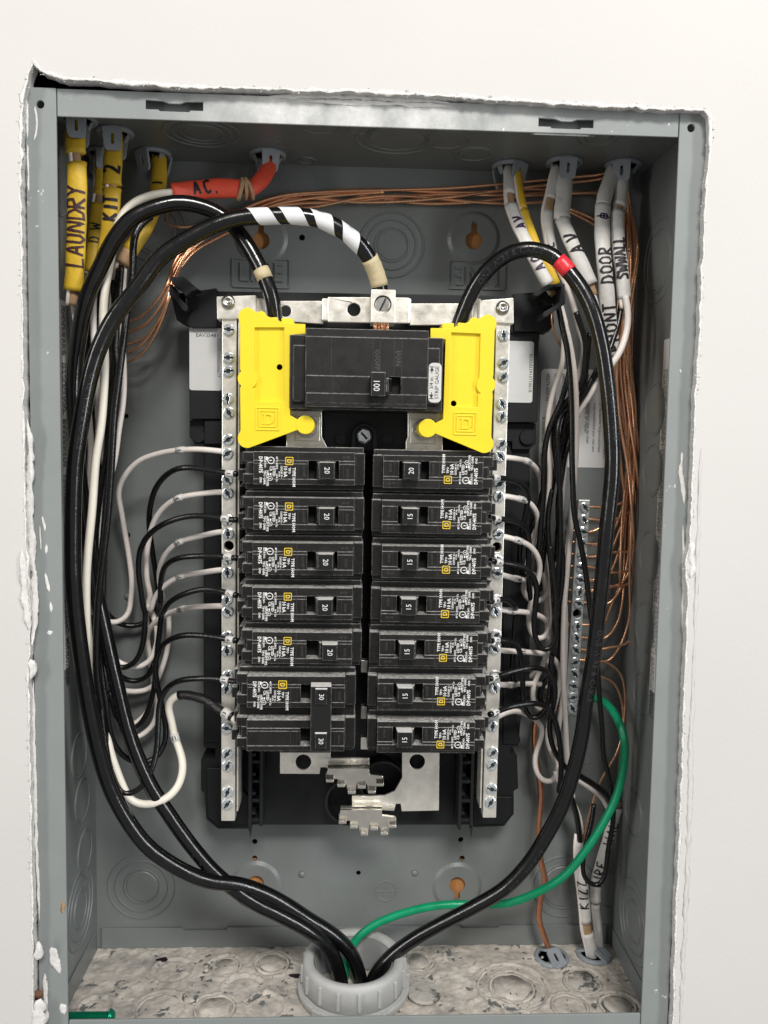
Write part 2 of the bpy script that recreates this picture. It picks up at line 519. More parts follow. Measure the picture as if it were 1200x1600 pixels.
class Path:
    def __init__(self, pts, step=2.0):
        P = [Vector(p) for p in pts]
        if len(P) == 2: P = [P[0], P[0].lerp(P[1], .5), P[1]]
        E = [P[0] * 2 - P[1]] + P + [P[-1] * 2 - P[-2]]
        out = []
        for i in range(1, len(E) - 2):
            p0, p1, p2, p3 = E[i - 1:i + 3]
            t0 = 0.0
            t1 = t0 + max((p1 - p0).length, 1e-4) ** .5
            t2 = t1 + max((p2 - p1).length, 1e-4) ** .5
            t3 = t2 + max((p3 - p2).length, 1e-4) ** .5
            n = max(2, int((p2 - p1).length / step))
            for k in range(n):
                t = t1 + (t2 - t1) * k / n
                a1 = p0 * ((t1 - t) / (t1 - t0)) + p1 * ((t - t0) / (t1 - t0))
                a2 = p1 * ((t2 - t) / (t2 - t1)) + p2 * ((t - t1) / (t2 - t1))
                a3 = p2 * ((t3 - t) / (t3 - t2)) + p3 * ((t - t2) / (t3 - t2))
                b1 = a1 * ((t2 - t) / (t2 - t0)) + a2 * ((t - t0) / (t2 - t0))
                b2 = a2 * ((t3 - t) / (t3 - t1)) + a3 * ((t - t1) / (t3 - t1))
                out.append(b1 * ((t2 - t) / (t2 - t1)) + b2 * ((t - t1) / (t2 - t1)))
        out.append(P[-1])
        for _ in range(3):        # relax the kinks a little
            out = [out[0]] + [(out[i - 1] + out[i] * 2 + out[i + 1]) / 4 for i in range(1, len(out) - 1)] + [out[-1]]
        self.C = out
        self.s = [0.0]
        for i in range(1, len(out)):
            self.s.append(self.s[-1] + (out[i] - out[i - 1]).length)
        self.L = self.s[-1]
        self.T, self.B, self.N = [], [], []
        ref = Vector((0, -1, 0))
        prev = None
        for i in range(len(out)):
            t = (out[min(i + 1, len(out) - 1)] - out[max(i - 1, 0)]).normalized()
            b = ref - t * ref.dot(t)
            w = b.length
            if prev is not None:
                pb = prev - t * prev.dot(t)
                f = max(0.0, min(1.0, w * 2 - .5))
                b = pb.normalized() * (1 - f) + b * f
            if b.length < 1e-4: b = t.orthogonal()
            b.normalize()
            prev = b
            self.T.append(t); self.B.append(b); self.N.append(t.cross(b))
        self.px = [proj(c) for c in out]

    def frame(self, s):
        s = max(0.0, min(self.L, s))
        lo, hi = 0, len(self.s) - 1
        while hi - lo > 1:
            m = (lo + hi) // 2
            if self.s[m] <= s: lo = m
            else: hi = m
        f = (s - self.s[lo]) / max(1e-9, self.s[hi] - self.s[lo])
        return (self.C[lo].lerp(self.C[hi], f), self.T[lo].lerp(self.T[hi], f), self.B[lo].lerp(self.B[hi], f).normalized(),
                self.N[lo].lerp(self.N[hi], f).normalized())

    def near(self, px, py):
        i = min(range(len(self.px)), key=lambda k: (self.px[k][0] - px) ** 2 + (self.px[k][1] - py) ** 2)
        return self.s[i]


def tube(g, path, a, b=None, s0=0.0, s1=None, seg=12, caps=True, rad=None, step=2.2):
    b = b or a
    s1 = path.L if s1 is None else s1
    n = max(2, int((s1 - s0) / step))
    V, F = [], []
    for k in range(n + 1):
        s = s0 + (s1 - s0) * k / n
        c, t, B, N = path.frame(s)
        f = rad(s) if rad else 1.0
        for i in range(seg):
            q = 2 * math.pi * i / seg
            V.append(c + N * (a * f * math.sin(q)) + B * (b * f * math.cos(q)))
    for k in range(n):
        for i in range(seg):
            F.append((k * seg + i, k * seg + (i + 1) % seg, (k + 1) * seg + (i + 1) % seg, (k + 1) * seg + i))
    if caps:
        F.append(tuple(range(seg)))
        F.append(tuple(n * seg + i for i in range(seg)))
    return g.add(V, F)


def wrap(g, V2, F2, path, s, a, b=None, ang=0.0, off=0.12, flip=1, upsign=1):
    """lay a flat 2-D mesh (u along the cable, v around it) onto a tube"""
    b = b or a
    r = (a + b) / 2
    out = []
    for u, v in V2:
        c, t, B, N = path.frame(s + u * flip)
        q = ang + upsign * v / r
        out.append(c + N * ((a + off) * math.sin(q)) + B * ((b + off) * math.cos(q)))
    return g.add(out, F2)


def depth_pts(pts, ys):
    n = len(pts)
    o = []
    for i, p in enumerate(pts):
        if len(p) == 3:
            o.append(at(*p)); continue
        f = i / max(1, n - 1) * (len(ys) - 1)
        k = min(int(f), len(ys) - 2) if len(ys) > 1 else 0
        y = ys[0] if len(ys) == 1 else ys[k] + (ys[k + 1] - ys[k]) * (f - k)
        o.append(at(p[0], p[1], y))
    return o

# ================================================================== the wall
ZT, ZB, ZF, D, W, LW = 251.6, -259.85, -280.0, 100.0, 181.0, 15.8
YW = -5.5


def px_poly(pts, Y):
    return [(p.x, p.z) for p in (at(a, b, Y) for a, b in pts)]


open_px = [(35, 150), (43, 118), (52, 94), (64, 111), (100, 123), (200, 129), (300, 135), (420, 139), (560, 143), (700, 150), (820, 158), (930, 164),
           (1040, 170), (1100, 171), (1110, 180), (1109, 230), (1102, 330), (1096, 450), (1091, 560), (1086, 650), (1082, 760),
           (1078, 850), (1071, 880), (1075, 915), (1073, 1000), (1069, 1100), (1064, 1250), (1058, 1400), (1051, 1600), (1047, 1720),
           (58, 1720), (52, 1600), (50, 1400), (47, 1250), (46, 1120), (43, 1040), (46, 1010), (46, 950), (41, 850), (38, 760), (36, 600),
           (34, 450), (32, 300), (33, 200)]
raw = px_poly(open_px, YW)
opening = []
for i in range(len(raw)):
    a, b = Vector(raw[i]), Vector(raw[(i + 1) % len(raw)])
    n = max(1, int((b - a).length / 2.2))
    t = (b - a).normalized()
    nn = Vector((-t.y, t.x))
    for k in range(n):
        q = a.lerp(b, k / n)
        j = noise.noise(Vector((q.x * .12, q.y * .12, 3))) * .8 + noise.noise(Vector((q.x * .45, q.y * .45, 9))) * .45
        q = q + nn * j
        opening.append((q.x, q.y))
g = G().plate([(-760, -760), (760, -760), (760, 760), (-760, 760)], YW, 3.0, [opening])
wall = tag(obj('wall', g, 'wall'), kind='structure')

# torn paper and crumbling gypsum round the opening
g = G()
ring_pts = [Vector((x, YW - .05, z)) for x, z in opening]
N_ = len(ring_pts)
seg = 7
V, F = [], []
for i, p in enumerate(ring_pts):
    t = (ring_pts[(i + 1) % N_] - ring_pts[i - 1]).normalized()
    nn = t.cross(Vector((0, 1, 0)))
    top = 1.15 if p.z > 200 else .7
    r = (.12 + .75 * abs(noise.noise(p * .1)) + .8 * abs(noise.noise(p * .8))) * top
    for k in range(seg):
        q = 2 * math.pi * k / seg
        rr = r * (1 + .9 * noise.noise(p * .6 + Vector((0, 0, k * 3.1))))
        V.append(p + nn * (rr * 1.5 * math.sin(q)) + Vector((0, 1, 0)) * (rr * .62 * math.cos(q)))
for i in range(N_):
    for k in range(seg):
        F.append((i * seg + k, i * seg + (k + 1) % seg, ((i + 1) % N_) * seg + (k + 1) % seg, ((i + 1) % N_) * seg + k))
g.add(V, F)
rnd = random.Random(5)
for i in range(2600):          # loose flakes and frayed paper
    p = ring_pts[rnd.randrange(N_)].copy()
    big = p.z > 195
    d = Vector((rnd.uniform(-1, 1), rnd.uniform(-.5, .2), rnd.uniform(-1, 1))).normalized() * rnd.uniform(.3, 1.9 if big else .9)
    e = Vector((rnd.uniform(-1, 1), rnd.uniform(-.4, .4), rnd.uniform(-1, 1))).normalized() * rnd.uniform(.2, .7)
    p += Vector((rnd.uniform(-1.3, 1.3), rnd.uniform(-.5, 2.0), rnd.uniform(-1.3, 1.3)))
    g.add([p - e, p + e, p + d, p + d * .3 + Vector((0, .5, 0))], [(0, 1, 2), (0, 2, 3), (1, 2, 3), (0, 1, 3)])
o = tag(obj('torn_paper_edge', g, 'gypsum', wall, smooth=True), kind='stuff')


def smear(pts, ys, r, seedv, flat=.45, m='compound', parent=None, name='joint_compound'):
    P = Path(depth_pts(pts, ys), 1.5)
    g = G()
    V, F = [], []
    n = max(3, int(P.L / 1.6))
    sg = 9
    for k in range(n + 1):
        c, t, B, N = P.frame(P.L * k / n)
        e = min(1.0, k / n * 7, (1 - k / n) * 7) ** .6
        for i in range(sg):
            q = 2 * math.pi * i / sg
            rr = r * e * (.75 + .8 * noise.noise(c * .15 + Vector((seedv, i * .7, 0))) + .35 * noise.noise(c * .6 + Vector((0, i * 1.9, seedv))))
            rr = max(.15 * r * e, rr)
            V.append(c + N * rr * math.sin(q) + B * rr * flat * math.cos(q))
    for k in range(n):
        for i in range(sg):
            F.append((k * sg + i, k * sg + (i + 1) % sg, (k + 1) * sg + (i + 1) % sg, (k + 1) * sg + i))
    g.add(V, F)
    return obj(name, g, m, parent, smooth=True)


for k, (pts, ys, r) in enumerate([
        ([(43, 655), (47, 700), (46, 780), (50, 860), (54, 920), (54, 965), (50, 1010)], (-5.5, -3, -1.2, -1.5, -5.5), 2.2),
        ([(34, 860), (38, 930), (46, 985)], (-6.2,), 2.4),
        ([(47, 1030), (52, 1048), (47, 1062)], (-5,), 2.4),
        ([(60, 1470), (62, 1490), (57, 1500)], (-6,), 2.6),
        ([(1080, 845), (1081, 880), (1079, 905)], (-5.5,), 2.2),
        ([(64, 1560), (60, 1590), (58, 1640)], (-5,), 4.5),
        ([(1085, 1000), (1080, 1150), (1076, 1300), (1070, 1450), (1062, 1620)], (-5.6,), 1.5),
        ([(1096, 700), (1092, 800), (1089, 900), (1085, 1000)], (-5.6,), 1.2)]):
    smear(pts, ys, r, k * 5.3, .42, 'compound' if k < 6 else 'wall', wall)

g = G().box(-230, 230, 116, 122, -330, 300)
tag(obj('wall_cavity', g, 'cavity'), kind='structure')
for x, y in ((740, 372), (408, 372), (714, 1385), (400, 1383)):
    p = at(x, y, 102)
    tag(obj('wall_sheathing', G().box(p.x - 19, p.x + 19, 101.8, 110, p.z - 19, p.z + 19), 'wood'), kind='structure')
g = G()
for sx in (-1, 1):
    g.box(sx * 214 - 5, sx * 214 + 5, 3.5, 101.5, -330, 300)
g.box(-230, 230, 3.5, 101.5, 290, 300)
tag(obj('wall_framing', g, 'cavity'), kind='structure')

# ================================================================== the enclosure
box = thing('panel_enclosure', 'grey enamelled steel load centre box set into the cut wall opening', 'electrical box', (0, 50, ZF))


def rect_px(x0, x1, y0, y1, Y=0.0):
    a, b = at(x0, (y0 + y1) / 2, Y), at(x1, (y0 + y1) / 2, Y)
    c, d = at((x0 + x1) / 2, y0, Y), at((x0 + x1) / 2, y1, Y)
    return a.x, b.x, d.z, c.z


def cpx(x, y, Y, r, n=16):
    p = at(x, y, Y)
    return circ(p.x, p.z, r, n)


# front flanges
g = G().plate([(-W, ZF - 2), (-W + LW, ZF - 2), (-W + LW, ZT), (-W + .6, ZT), (-W, ZT - .6)], 0, 1.4, [cpx(63, 163, 0, 2.1)])
obj('side_flange', g, 'flange', box, bevel=.35)
g = G().plate([(W - LW, ZF - 2), (W, ZF - 2), (W, ZT - .6), (W - .6, ZT), (W - LW, ZT)], 0, 1.4, [cpx(1080, 200, 0, 2.1)])
obj('side_flange', g, 'flange', box, bevel=.35)
holes = []
for (x0, x1, y0, y1) in ((227, 317, 157, 171), (842, 928, 185, 198)):
    a, b, c, d = rect_px(x0, x1, y0, y1)
    m = (a + b) / 2
    holes.append([(a, c), (m - 8, c), (m - 8, c - .8), (m + 8, c - .8), (m + 8, c), (b, c), (b, d), (m + 6, d - .3), (m + 3, d - 1.4), (m - 3, d - 1.4), (m - 6, d - .3), (a, d)])
g = G().plate([(-W + LW + .35, ZT - 14), (W - LW - .35, ZT - 14), (W - LW - .35, ZT), (-W + LW + .35, ZT)], .5, 1.9, holes)
obj('top_flange', g, 'flange_top', box, bevel=.35)
g = G()
for (x0, x1, y0, y1) in ((227, 317, 157, 171), (842, 928, 185, 198)):
    a, b, c, d = rect_px(x0, x1, y0, y1)
    g.box(a - 3, b + 3, 7, 8, c - 2, d + 3)
obj('slot_backing', g, 'steel', box)
g = G().box(-W + LW + .35, W - LW - .35, .5, 1.9, ZF - 2, ZB)
obj('bottom_flange', g, 'flange', box, bevel=.35)
# walls
g = G().box(-W, -W + 1.5, 1.45, D + 1.2, ZF - 1.5, ZT - .2)
left_wall = obj('side_wall', g, 'steel', box)
g = G().box(W - 1.5, W, 1.45, D + 1.2, ZF - 1.5, ZT - .2)
right_wall = obj('side_wall', g, 'steel', box)
g = G().box(-W + 1.55, W - 1.55, 1.95, D - .05, ZT - 1.6, ZT - .1)
top_wall = obj('top_wall', g, 'steel', box)
g = G().box(-W + 1.55, W - 1.55, 1.95, D - .05, ZF - 1.5, ZF)
bottom_wall = obj('bottom_wall', g, 'steel', box)
ZTI = ZT - 1.6
# back with its holes
keyh = [(740, 372, 1), (408, 372, 1), (714, 1385, -1), (400, 1383, -1)]
small = [(472, 371, 2.0), (398, 1315, 1.9), (398, 1341, 1.9), (720, 1312, 1.9), (722, 1341, 1.9), (560, 1364, 1.7), (197, 650, 1.6), (200, 836, 1.6), (1009, 760, 1.5)]
hl = [cpx(x, y, D, 9.0, 28) for x, y, s in keyh] + [cpx(x, y, D, r, 14) for x, y, r in small]
g = G().plate([(-W + 1.55, ZF - 1.4), (W - 1.55, ZF - 1.4), (W - 1.55, ZT - .15), (-W + 1.55, ZT - .15)], D, D + 1.2, hl)
back = obj('back_panel', g, 'steel', box)
for x, y, s in keyh:
    p = at(x, y, D)
    kz = p.z - 2.0 * s
    out = []
    for i in range(25):
        t = math.radians(-250 + 320 * i / 24) if s > 0 else math.radians(-70 + 320 * i / 24)
        out.append((p.x + 5.6 * math.cos(t), kz + 5.6 * math.sin(t)))
    if s > 0:
        out += [(p.x + 1.9, kz + 10.5), (p.x + 1.2, kz + 12), (p.x - 1.2, kz + 12), (p.x - 1.9, kz + 10.5)]
    else:
        out += [(p.x - 1.9, kz - 10.5), (p.x - 1.2, kz - 12), (p.x + 1.2, kz - 12), (p.x + 1.9, kz - 10.5)]
    g = G().plate(circ(p.x, p.z, 14.0, 40), D - 1.6, D - .6, [out])
    g.lathe([(14.0, D - 1.6), (15.2, D - 1.45), (17.5, D - .02), (14.0, D - .02)], (p.x, 0, p.z), 'Y', 40, closed=True)
    obj('keyhole_boss', g, 'steel', back)
for x, y in ((472, 1366), (648, 1364), (199, 932), (1004, 960)):
    p = at(x, y, D)
    obj('rivet_bump', G().lathe([(2.3, D), (2.0, D - .8), (1.0, D - 1.3), (0, D - 1.4)], (p.x, 0, p.z), 'Y', 16), 'steel', back, smooth=True)


def knockout(parent, c, radii, axis, s, tabs=True):
    g = G()
    for r in radii:
        g.ring(c, r, .65, .75, axis, s)
    rr = radii[-1]
    g.lathe([(rr - 1.2, 0), (rr - 1.8, s * .5), (0, s * .5)], c, axis, 32)
    return obj('knockout', g, 'steel', parent, smooth=False)


for x, y, rs in ((612, 383, (21, 16, 11)), (242, 360, (20, 15)), (222, 1385, (23, 18, 12)), (880, 1385, (22, 16)), (955, 1390, (13,)), (300, 300, (7,))):
    p = at(x, y, D)
    knockout(back, (p.x, D, p.z), rs, 'Y', -1)
for x, y, rs in ((315, 207, (22, 17, 12)), (620, 216, (24, 18)), (500, 195, (12,)), (740, 240, (11,)), (700, 218, (13,)), (480, 250, (5,)), (935, 215, (12, 8)), (560, 200, (7,))):
    p = onz(x, y, ZTI)
    knockout(top_wall, (p.x, p.y, ZTI), rs, 'Z', -1)
for x, y, rs in ((1030, 408, (25, 19)), (1024, 640, (16,)), (1020, 735, (16,)), (1015, 870, (16,)), (1008, 980, (16,)), (1003, 1085, (14,)), (990, 1440, (26, 20, 13)), (990, 1270, (15,))):
    p = onx(x, y, W - 1.5)
    knockout(right_wall, (W - 1.5, min(78, p.y), p.z), rs, 'X', -1)
for x, y, rs in ((132, 1330, (14,)), (128, 1250, (14,)), (125, 1420, (25, 19, 12)), (123, 1180, (14,)), (92, 300, (13,))):
    p = onx(x, y, -W + 1.5)
    knockout(left_wall, (-W + 1.5, max(40, min(78, p.y)), p.z), rs, 'X', 1)

# embossed LINE marks and earth symbol
for cx, cy, rot in ((408, 427, 1), (745, 430, -1)):
    p = at(cx, cy, D - .3)
    g = G()
    w2, h2 = 19, 9.5
    g.plate(rrect(p.x - w2, p.x + w2, p.z - h2, p.z + h2, 1.5), D - 1.0, D + .3, [rrect(p.x - w2 + .9, p.x + w2 - .9, p.z - h2 + .9, p.z + h2 - .9, 1.0)])
    V2, F2 = text2d('LINE', 17.5, 'CENTER', 2, 1.08)
    extrude_text(g, V2, F2, lambda a, b: (p.x + rot * a * .78, p.z + rot * b), D - 1.2, D + .1)
    obj('line_marking', g, 'steel', back)
p = at(603, 1392, D)
g = G().ring((p.x, D, p.z), 7.2, .45, .5, 'Y', -1)
g.box(p.x - 6.8, p.x + 6.8, D - .5, D + .2, p.z - .5, p.z + .3).box(p.x - 3.2, p.x + 3.2, D - .5, D + .2, p.z - 3.2, p.z - 2.5).box(p.x - .4, p.x + .4, D - .52, D + .2, p.z - .2, p.z + 7)
obj('earth_symbol', g, 'steel', back)
# upturned flange of the bottom wall, seen against the back, and the side gussets
zz = [at(x, 1448, D - 1.5).z for x in (155, 945)]
zu = sum(zz) / 2
g = G().plate([(-176, ZF + .1), (176, ZF + .1), (176, zu), (100, zu), (99, zu - 1.6), (73, zu - 1.6), (72, zu), (-90, zu), (-91, zu - 1.8), (-120, zu - 1.8), (-121, zu), (-176, zu)], D - 1.6, D - .4)
obj('upturned_flange', g, 'steel', bottom_wall, bevel=.25)
for sx in (-1, 1):
    x0 = sx * (W - 1.6)
    g = G()
    for yy0, yy1, z1 in ((20, 95, ZF + 15),):
        g.add([(x0, yy0, ZF), (x0 - sx * .9, yy0, ZF), (x0, yy1, ZF), (x0 - sx * .9, yy1, ZF), (x0, yy0, z1), (x0 - sx * .9, yy0, z1), (x0, yy1, z1), (x0 - sx * .9, yy1, z1)],
              [(0, 1, 3, 2), (4, 5, 7, 6), (0, 1, 5, 4), (2, 3, 7, 6), (0, 2, 6, 4), (1, 3, 7, 5)])
    obj('corner_gusset', g, 'steel', bottom_wall, bevel=.2)

# paint runs on the flanges
for k, (pts, r) in enumerate([([(1066, 706), (1064, 740), (1068, 760), (1069, 788)], 1.5), ([(1062, 577), (1064, 583)], .9), ([(80, 1480), (86, 1500), (94, 1522)], 2.8),
                              ([(95, 1568), (101, 1585)], 2.6), ([(76, 985), (78, 993)], 2.3), ([(66, 806), (70, 830)], 1.0), ([(73, 850), (72, 866)], .8), ([(70, 895), (77, 925)], 1.3), ([(79, 940), (80, 957)], 1.0), ([(62, 820), (64, 860)], .5),
                              ([(41, 140), (42, 170), (43, 215)], .8), ([(43, 225), (45, 300)], .7), ([(54, 165), (58, 195), (53, 220)], .7), ([(1067, 820), (1068, 900), (1066, 990)], .9),
                              ([(1068, 1040), (1062, 1240)], .6), ([(52, 1060), (54, 1200), (57, 1320), (62, 1440)], 1.0), ([(70, 1520), (72, 1600)], 1.6),
                              ([(420, 150), (560, 152), (640, 156), (705, 161)], 1.6), ([(480, 158), (600, 162), (700, 166)], 1.6)]):
    smear(pts, (-.1,) if k < 17 else (.4,), r, 40 + k * 3.1, .12, 'compound', box, 'paint_smear')
smear([(97, 1408), (99, 1415), (97, 1428)], (-.1,), 1.5, 3.3, .15, 'kraft', box, 'wood_chip')

# long data labels on the inner sides
p0, p1 = onx(1048, 528, W - 1.5), onx(1019, 1080, W - 1.5)
yr_ = (onx(1037, 545, W - 1.5).y + onx(1016, 1075, W - 1.5).y) / 2
g = G().box(W - 1.75, W - 1.55, 20, yr_, p1.z, p0.z)
lab = obj('data_label', g, 'paper', right_wall)
g = G()
zc = p0.z - 18
rnd = random.Random(3)
while zc > p1.z + 8:
    ln = rnd.choice((18, 26, 34))
    rows = rnd.choice((2, 3, 4))
    for r in range(rows):
        yy = yr_ - 1.8 - r * 1.9 - rnd.random() * .3
        z = zc
        while z > zc - ln:
            w = rnd.uniform(1.0, 3.6)
            g.box(W - 1.86, W - 1.78, yy - .32, yy + .22, z - w, z)
            z -= w + rnd.uniform(.5, .9)
    g.box(W - 1.86, W - 1.78, 20.5, yr_ - .6, zc - ln - 3.3, zc - ln - 3.0)
    zc -= ln + 6
obj('label_print', g, 'print', lab)
p0, p1 = onx(98, 470, -W + 1.5), onx(103, 1045, -W + 1.5)
g = G().box(-W + 1.55, -W + 1.75, 20, 51.5, p1.z, p0.z)
lab = obj('data_label', g, 'paper', left_wall)
g = G()
zc = p0.z - 3
while zc > p1.z + 8:
    for r in range(3):
        yy = 49.8 - r * 2.2
        z = zc
        while z > zc - 28:
            w = rnd.uniform(1.0, 4)
            g.box(-W + 1.78, -W + 1.86, yy - .7, yy + .6, z - w, z)
            z -= w + .7
    zc -= 33
obj('label_print', g, 'print', lab)
# small fixing screw high on the left wall
p = onx(91, 243, -W + 1.5)
obj('wall_screw', G().lathe([(4.2, 0), (4.0, 1.4), (2.5, 2.2), (0, 2.3)], (-W + 1.5, 36, p.z), 'X', 18), 'rust', left_wall, smooth=True)

# warning label on the back
c0, c1 = at(846, 576, D - .5), at(943, 731, D - .5)
wl = G().plate(rrect(c0.x, c1.x + 2, c1.z, c0.z, 3), D - .5, D - .1)
lab = obj('warning_label', wl, 'sticker', back)
g = G()
lines = [('40271-650-03', .30), ('and impair reliability', .42), ('adversely affect safety of user', .5), ('parts or accessories may', .5), ('Using breakers or other', .5),
         ('Attempts to rebuild or repair', .5)]
for k, (s, _) in enumerate(lines):
    flat_text(g, s, 3.3, (c0.x + 4.5 + k * 5.4, D - .62, c0.z - 3), DN, RG, 'LEFT')
lines2 = ['la confiabilidad del equipo.', 'seguridad del usuario y deteriorar', 'adversamente la', 'Los intentos de reparar', 'o utilizar accesorios']
for k, s in enumerate(lines2):
    flat_text(g, s, 3.0, (c0.x + 2.6 + k * 5.4, D - .62, c0.z - 32), DN, RG, 'LEFT')
for k, s in enumerate(['accesorios que no sean', 'responsabilidad por mal uso', 'D no asume responsabilidad', 'confiabilidad del equipo. Square', 'negativamente la seguridad del', 'de Square D puede afectar']):
    flat_text(g, s, 2.9, (c0.x + 34.5 - 1.5 + k * 4.0, D - .62, c0.z - 22), DN, RG, 'LEFT')
obj('label_print', g, 'print', lab)

# ================================================================== plaster on the floor of the box
g = G()
nx, ny = 320, 88
centers = [tuple(onz(x_, y_, ZF)[:2]) + (r_,) for x_, y_, r_ in ((250, 1578, 14), (335, 1578, 12), (270, 1518, 11), (352, 1512, 10), (425, 1508, 11), (380, 1548, 12), (412, 1575, 11), (800, 1545, 22), (800, 1545, 14), (890, 1575, 11), (965, 1573, 11), (910, 1535, 12), (720, 1500, 9), (655, 1505, 9), (150, 1575, 8), (760, 1580, 9))]
BARE = []
for j in range(ny + 1):
    for i in range(nx + 1):
        x = -178.5 + 357 * i / nx
        y = 2.6 + 95.6 * j / ny
        v = Vector((x, y, 0))
        h = 1.4 + 1.0 * noise.noise(v * .05 + Vector((0, 0, 1))) + .8 * noise.noise(v * .17 + Vector((0, 0, 4))) + .75 * noise.noise(v * .33 + Vector((0, 0, 8))) + .35 * noise.noise(v * .95 + Vector((0, 0, 2)))
        bare = noise.noise(v * .075 + Vector((3, 0, 11))) + .75 * noise.noise(v * .26 + Vector((0, 5, 13))) + .35 * noise.noise(v * .8 + Vector((0, 5, 17)))
        for cx, cy, r in centers:
            d = math.hypot(x - cx, y - cy)
            if abs(d - r) < 1.5:
                h -= 2.6 * (1 - abs(d - r) / 1.5); bare += .16
            elif abs(d - r) < 3.4 and d > r: h += .9; bare -= .15
            elif d < r:
                h = h * .7; bare += .06
        bf = max(0.0, min(1.0, (bare - .47) / .16))
        h = (h * .7) * (1 - bf) + .15 * bf
        BARE.append(bf)
        g.V.append(Vector((x, y, ZF + max(.12, h))))
for j in range(ny):
    for i in range(nx):
        a = j * (nx + 1) + i
        g.F.append((a, a + 1, a + nx + 2, a + nx + 1))
for i in range(520):           # crumbs
    x, y = rnd.uniform(-175, 175), rnd.uniform(5, 96)
    r = rnd.uniform(.3, 1.2) * (1 if rnd.random() < .85 else 1.8)
    c = Vector((x, y, ZF + 1.3))
    vs_ = [c + Vector((rnd.uniform(-1, 1), rnd.uniform(-1, 1), rnd.uniform(-.4, .9))) * r for _ in range(4)]
    g.add(vs_, [(0, 1, 2), (0, 2, 3), (0, 1, 3), (1, 2, 3)])
pl = obj('plaster_residue', g, 'plaster', smooth=True, recalc=False)
ca = pl.data.attributes.new('bare', 'FLOAT', 'POINT')
ca.data.foreach_set('value', BARE + [0.0] * (len(pl.data.vertices) - len(BARE)))
tag(pl, 'crumbly beige dusty plaster caked over the bottom of the box', 'plaster', kind='stuff')
for ci, (cx, cy, r) in enumerate(centers):
    if ci in (2, 5, 6, 12, 14, 15): continue
    kg = G()
    kg.ring((cx, cy, ZF + .2), r, 1.2, .8 + .9 * random.random(), 'Z', 1, 36)
    if r < 20 and random.random() < .55:
        kg.lathe([(r - 2.2, 0), (r - 2.6, 1.5), (0, 1.6)], (cx, cy, ZF + .2), 'Z', 30)
    for vtx in kg.V:
        vtx.z += 1.5 * noise.noise(vtx * .12) - .2; vtx.x += .5 * noise.noise(vtx * .5); vtx.y += .5 * noise.noise(vtx * .5 + Vector((7, 0, 0)))
    obj('knockout', kg, 'plasterdisc' if random.random() < .25 else 'plaster', bottom_wall, smooth=True)
pd = thing('fallen_knockout_disc', 'round dusty knockout disc lying beside the conduit bushing', 'disc', onz(663, 1552, ZF + 2.6))
q = onz(663, 1552, ZF + 2.6)
obj('disc', G().lathe([(0, 1.4), (10.2, 1.4), (10.8, .7), (10.8, -.4), (0, -.4)], q, 'Z', 30), 'plasterdisc', pd, bevel=.2)
# dark blades of debris
for k, (x, y, a, lab_) in enumerate([(252, 1500, 1.0, 'dark metal sliver standing in the plaster near the back left'), (463, 1525, 1.15, 'dark metal sliver beside the conduit bushing')]):
    p = onz(x, y, ZF + 2.5)
    g = G().box(-1.3, 1.3, -.5, .5, -5.5, 5.5).tf(Matrix.Translation(p) @ Matrix.Rotation(a, 4, 'Y') @ Matrix.Rotation(.5, 4, 'X'))
    tag(obj('metal_sliver', g, 'void'), lab_, 'sliver')

# ================================================================== screws (shared meshes)
def screw_mesh(name, r, m, sq=True, hex_=False):
    g = G()
    g.lathe([(r * .92, 0), (r * 1.06, -.25), (r * 1.06, -.7), (r * .9, -.95)], (0, 0, 0), 'Y', 20)
    if hex_:
        g.plate(circ(0, 0, r * .93, 6), -2.6, -.9, [circ(0, 0, r * .62, 16)])
        r2 = r * .60
    else:
        r2 = r * .9
    top = -2.1 if not hex_ else -2.4
    sl = r * .15
    k = r * .36 if sq else sl
    for sg in (-1, 1):
        out = []
        a0 = math.asin(sl / r2)
        for i in range(11):
            t = -math.pi / 2 + a0 + (math.pi - 2 * a0) * i / 10
            out.append((sg * r2 * math.cos(t), r2 * math.sin(t)))
        if sq: out += [(sg * sl, k), (sg * k, k), (sg * k, -k), (sg * sl, -k)]
        g.plate(out if sg > 0 else out[::-1], top, -.9)
    me = mesh(name, g, m)
    me.materials.append(M['recess'])
    for p_ in me.polygons:
        if len(p_.vertices) == 20 and abs(me.vertices[p_.vertices[0]].co.y * 1000 + .95) < .01: p_.material_index = 1
    return me


ZN = screw_mesh('zinc_terminal_screw', 3.35, 'zinc')
HX = screw_mesh('hex_washer_screw', 3.9, 'zinc', False, True)
SS = screw_mesh('slotted_screw', 4.4, 'steelscrew', False)


def put_screw(me, name, parent, p, rot=None, sc=1.0, bevel=.12):
    o = bpy.data.objects.new(name, me)
    COL.objects.link(o)
    o.parent = parent
    base = -parent.location if parent.type == 'EMPTY' else Vector((0, 0, 0))
    o.location = base + Vector(p) * S
    o.rotation_euler = (0, random.uniform(0, math.pi) if rot is None else rot, 0)
    o.scale = (sc,) * 3
    if bevel: finish(o, bevel)
    return o


# ================================================================== bus assembly
bus = thing('bus_assembly', 'black plastic bus base with two silver neutral bars down the middle of the box', 'busbar assembly', (0, 90, -170))


def pp(pts, Y):
    return px_poly(pts, Y)


base_pl = obj('base', G().plate(pp([(318, 505), (318, 1168), (336, 1170), (336, 1184), (314, 1186), (314, 1236), (320, 1240), (322, 1280), (340, 1295), (390, 1295), (390, 1289),
                                    (738, 1289), (740, 1293), (788, 1291), (803, 1272), (803, 1236), (810, 1232), (808, 1180), (798, 1178), (798, 1168), (810, 1166), (816, 1100), (828, 1100),
                                    (828, 700), (838, 505)], 78), 78, D - .3), 'base', bus, bevel=.5)
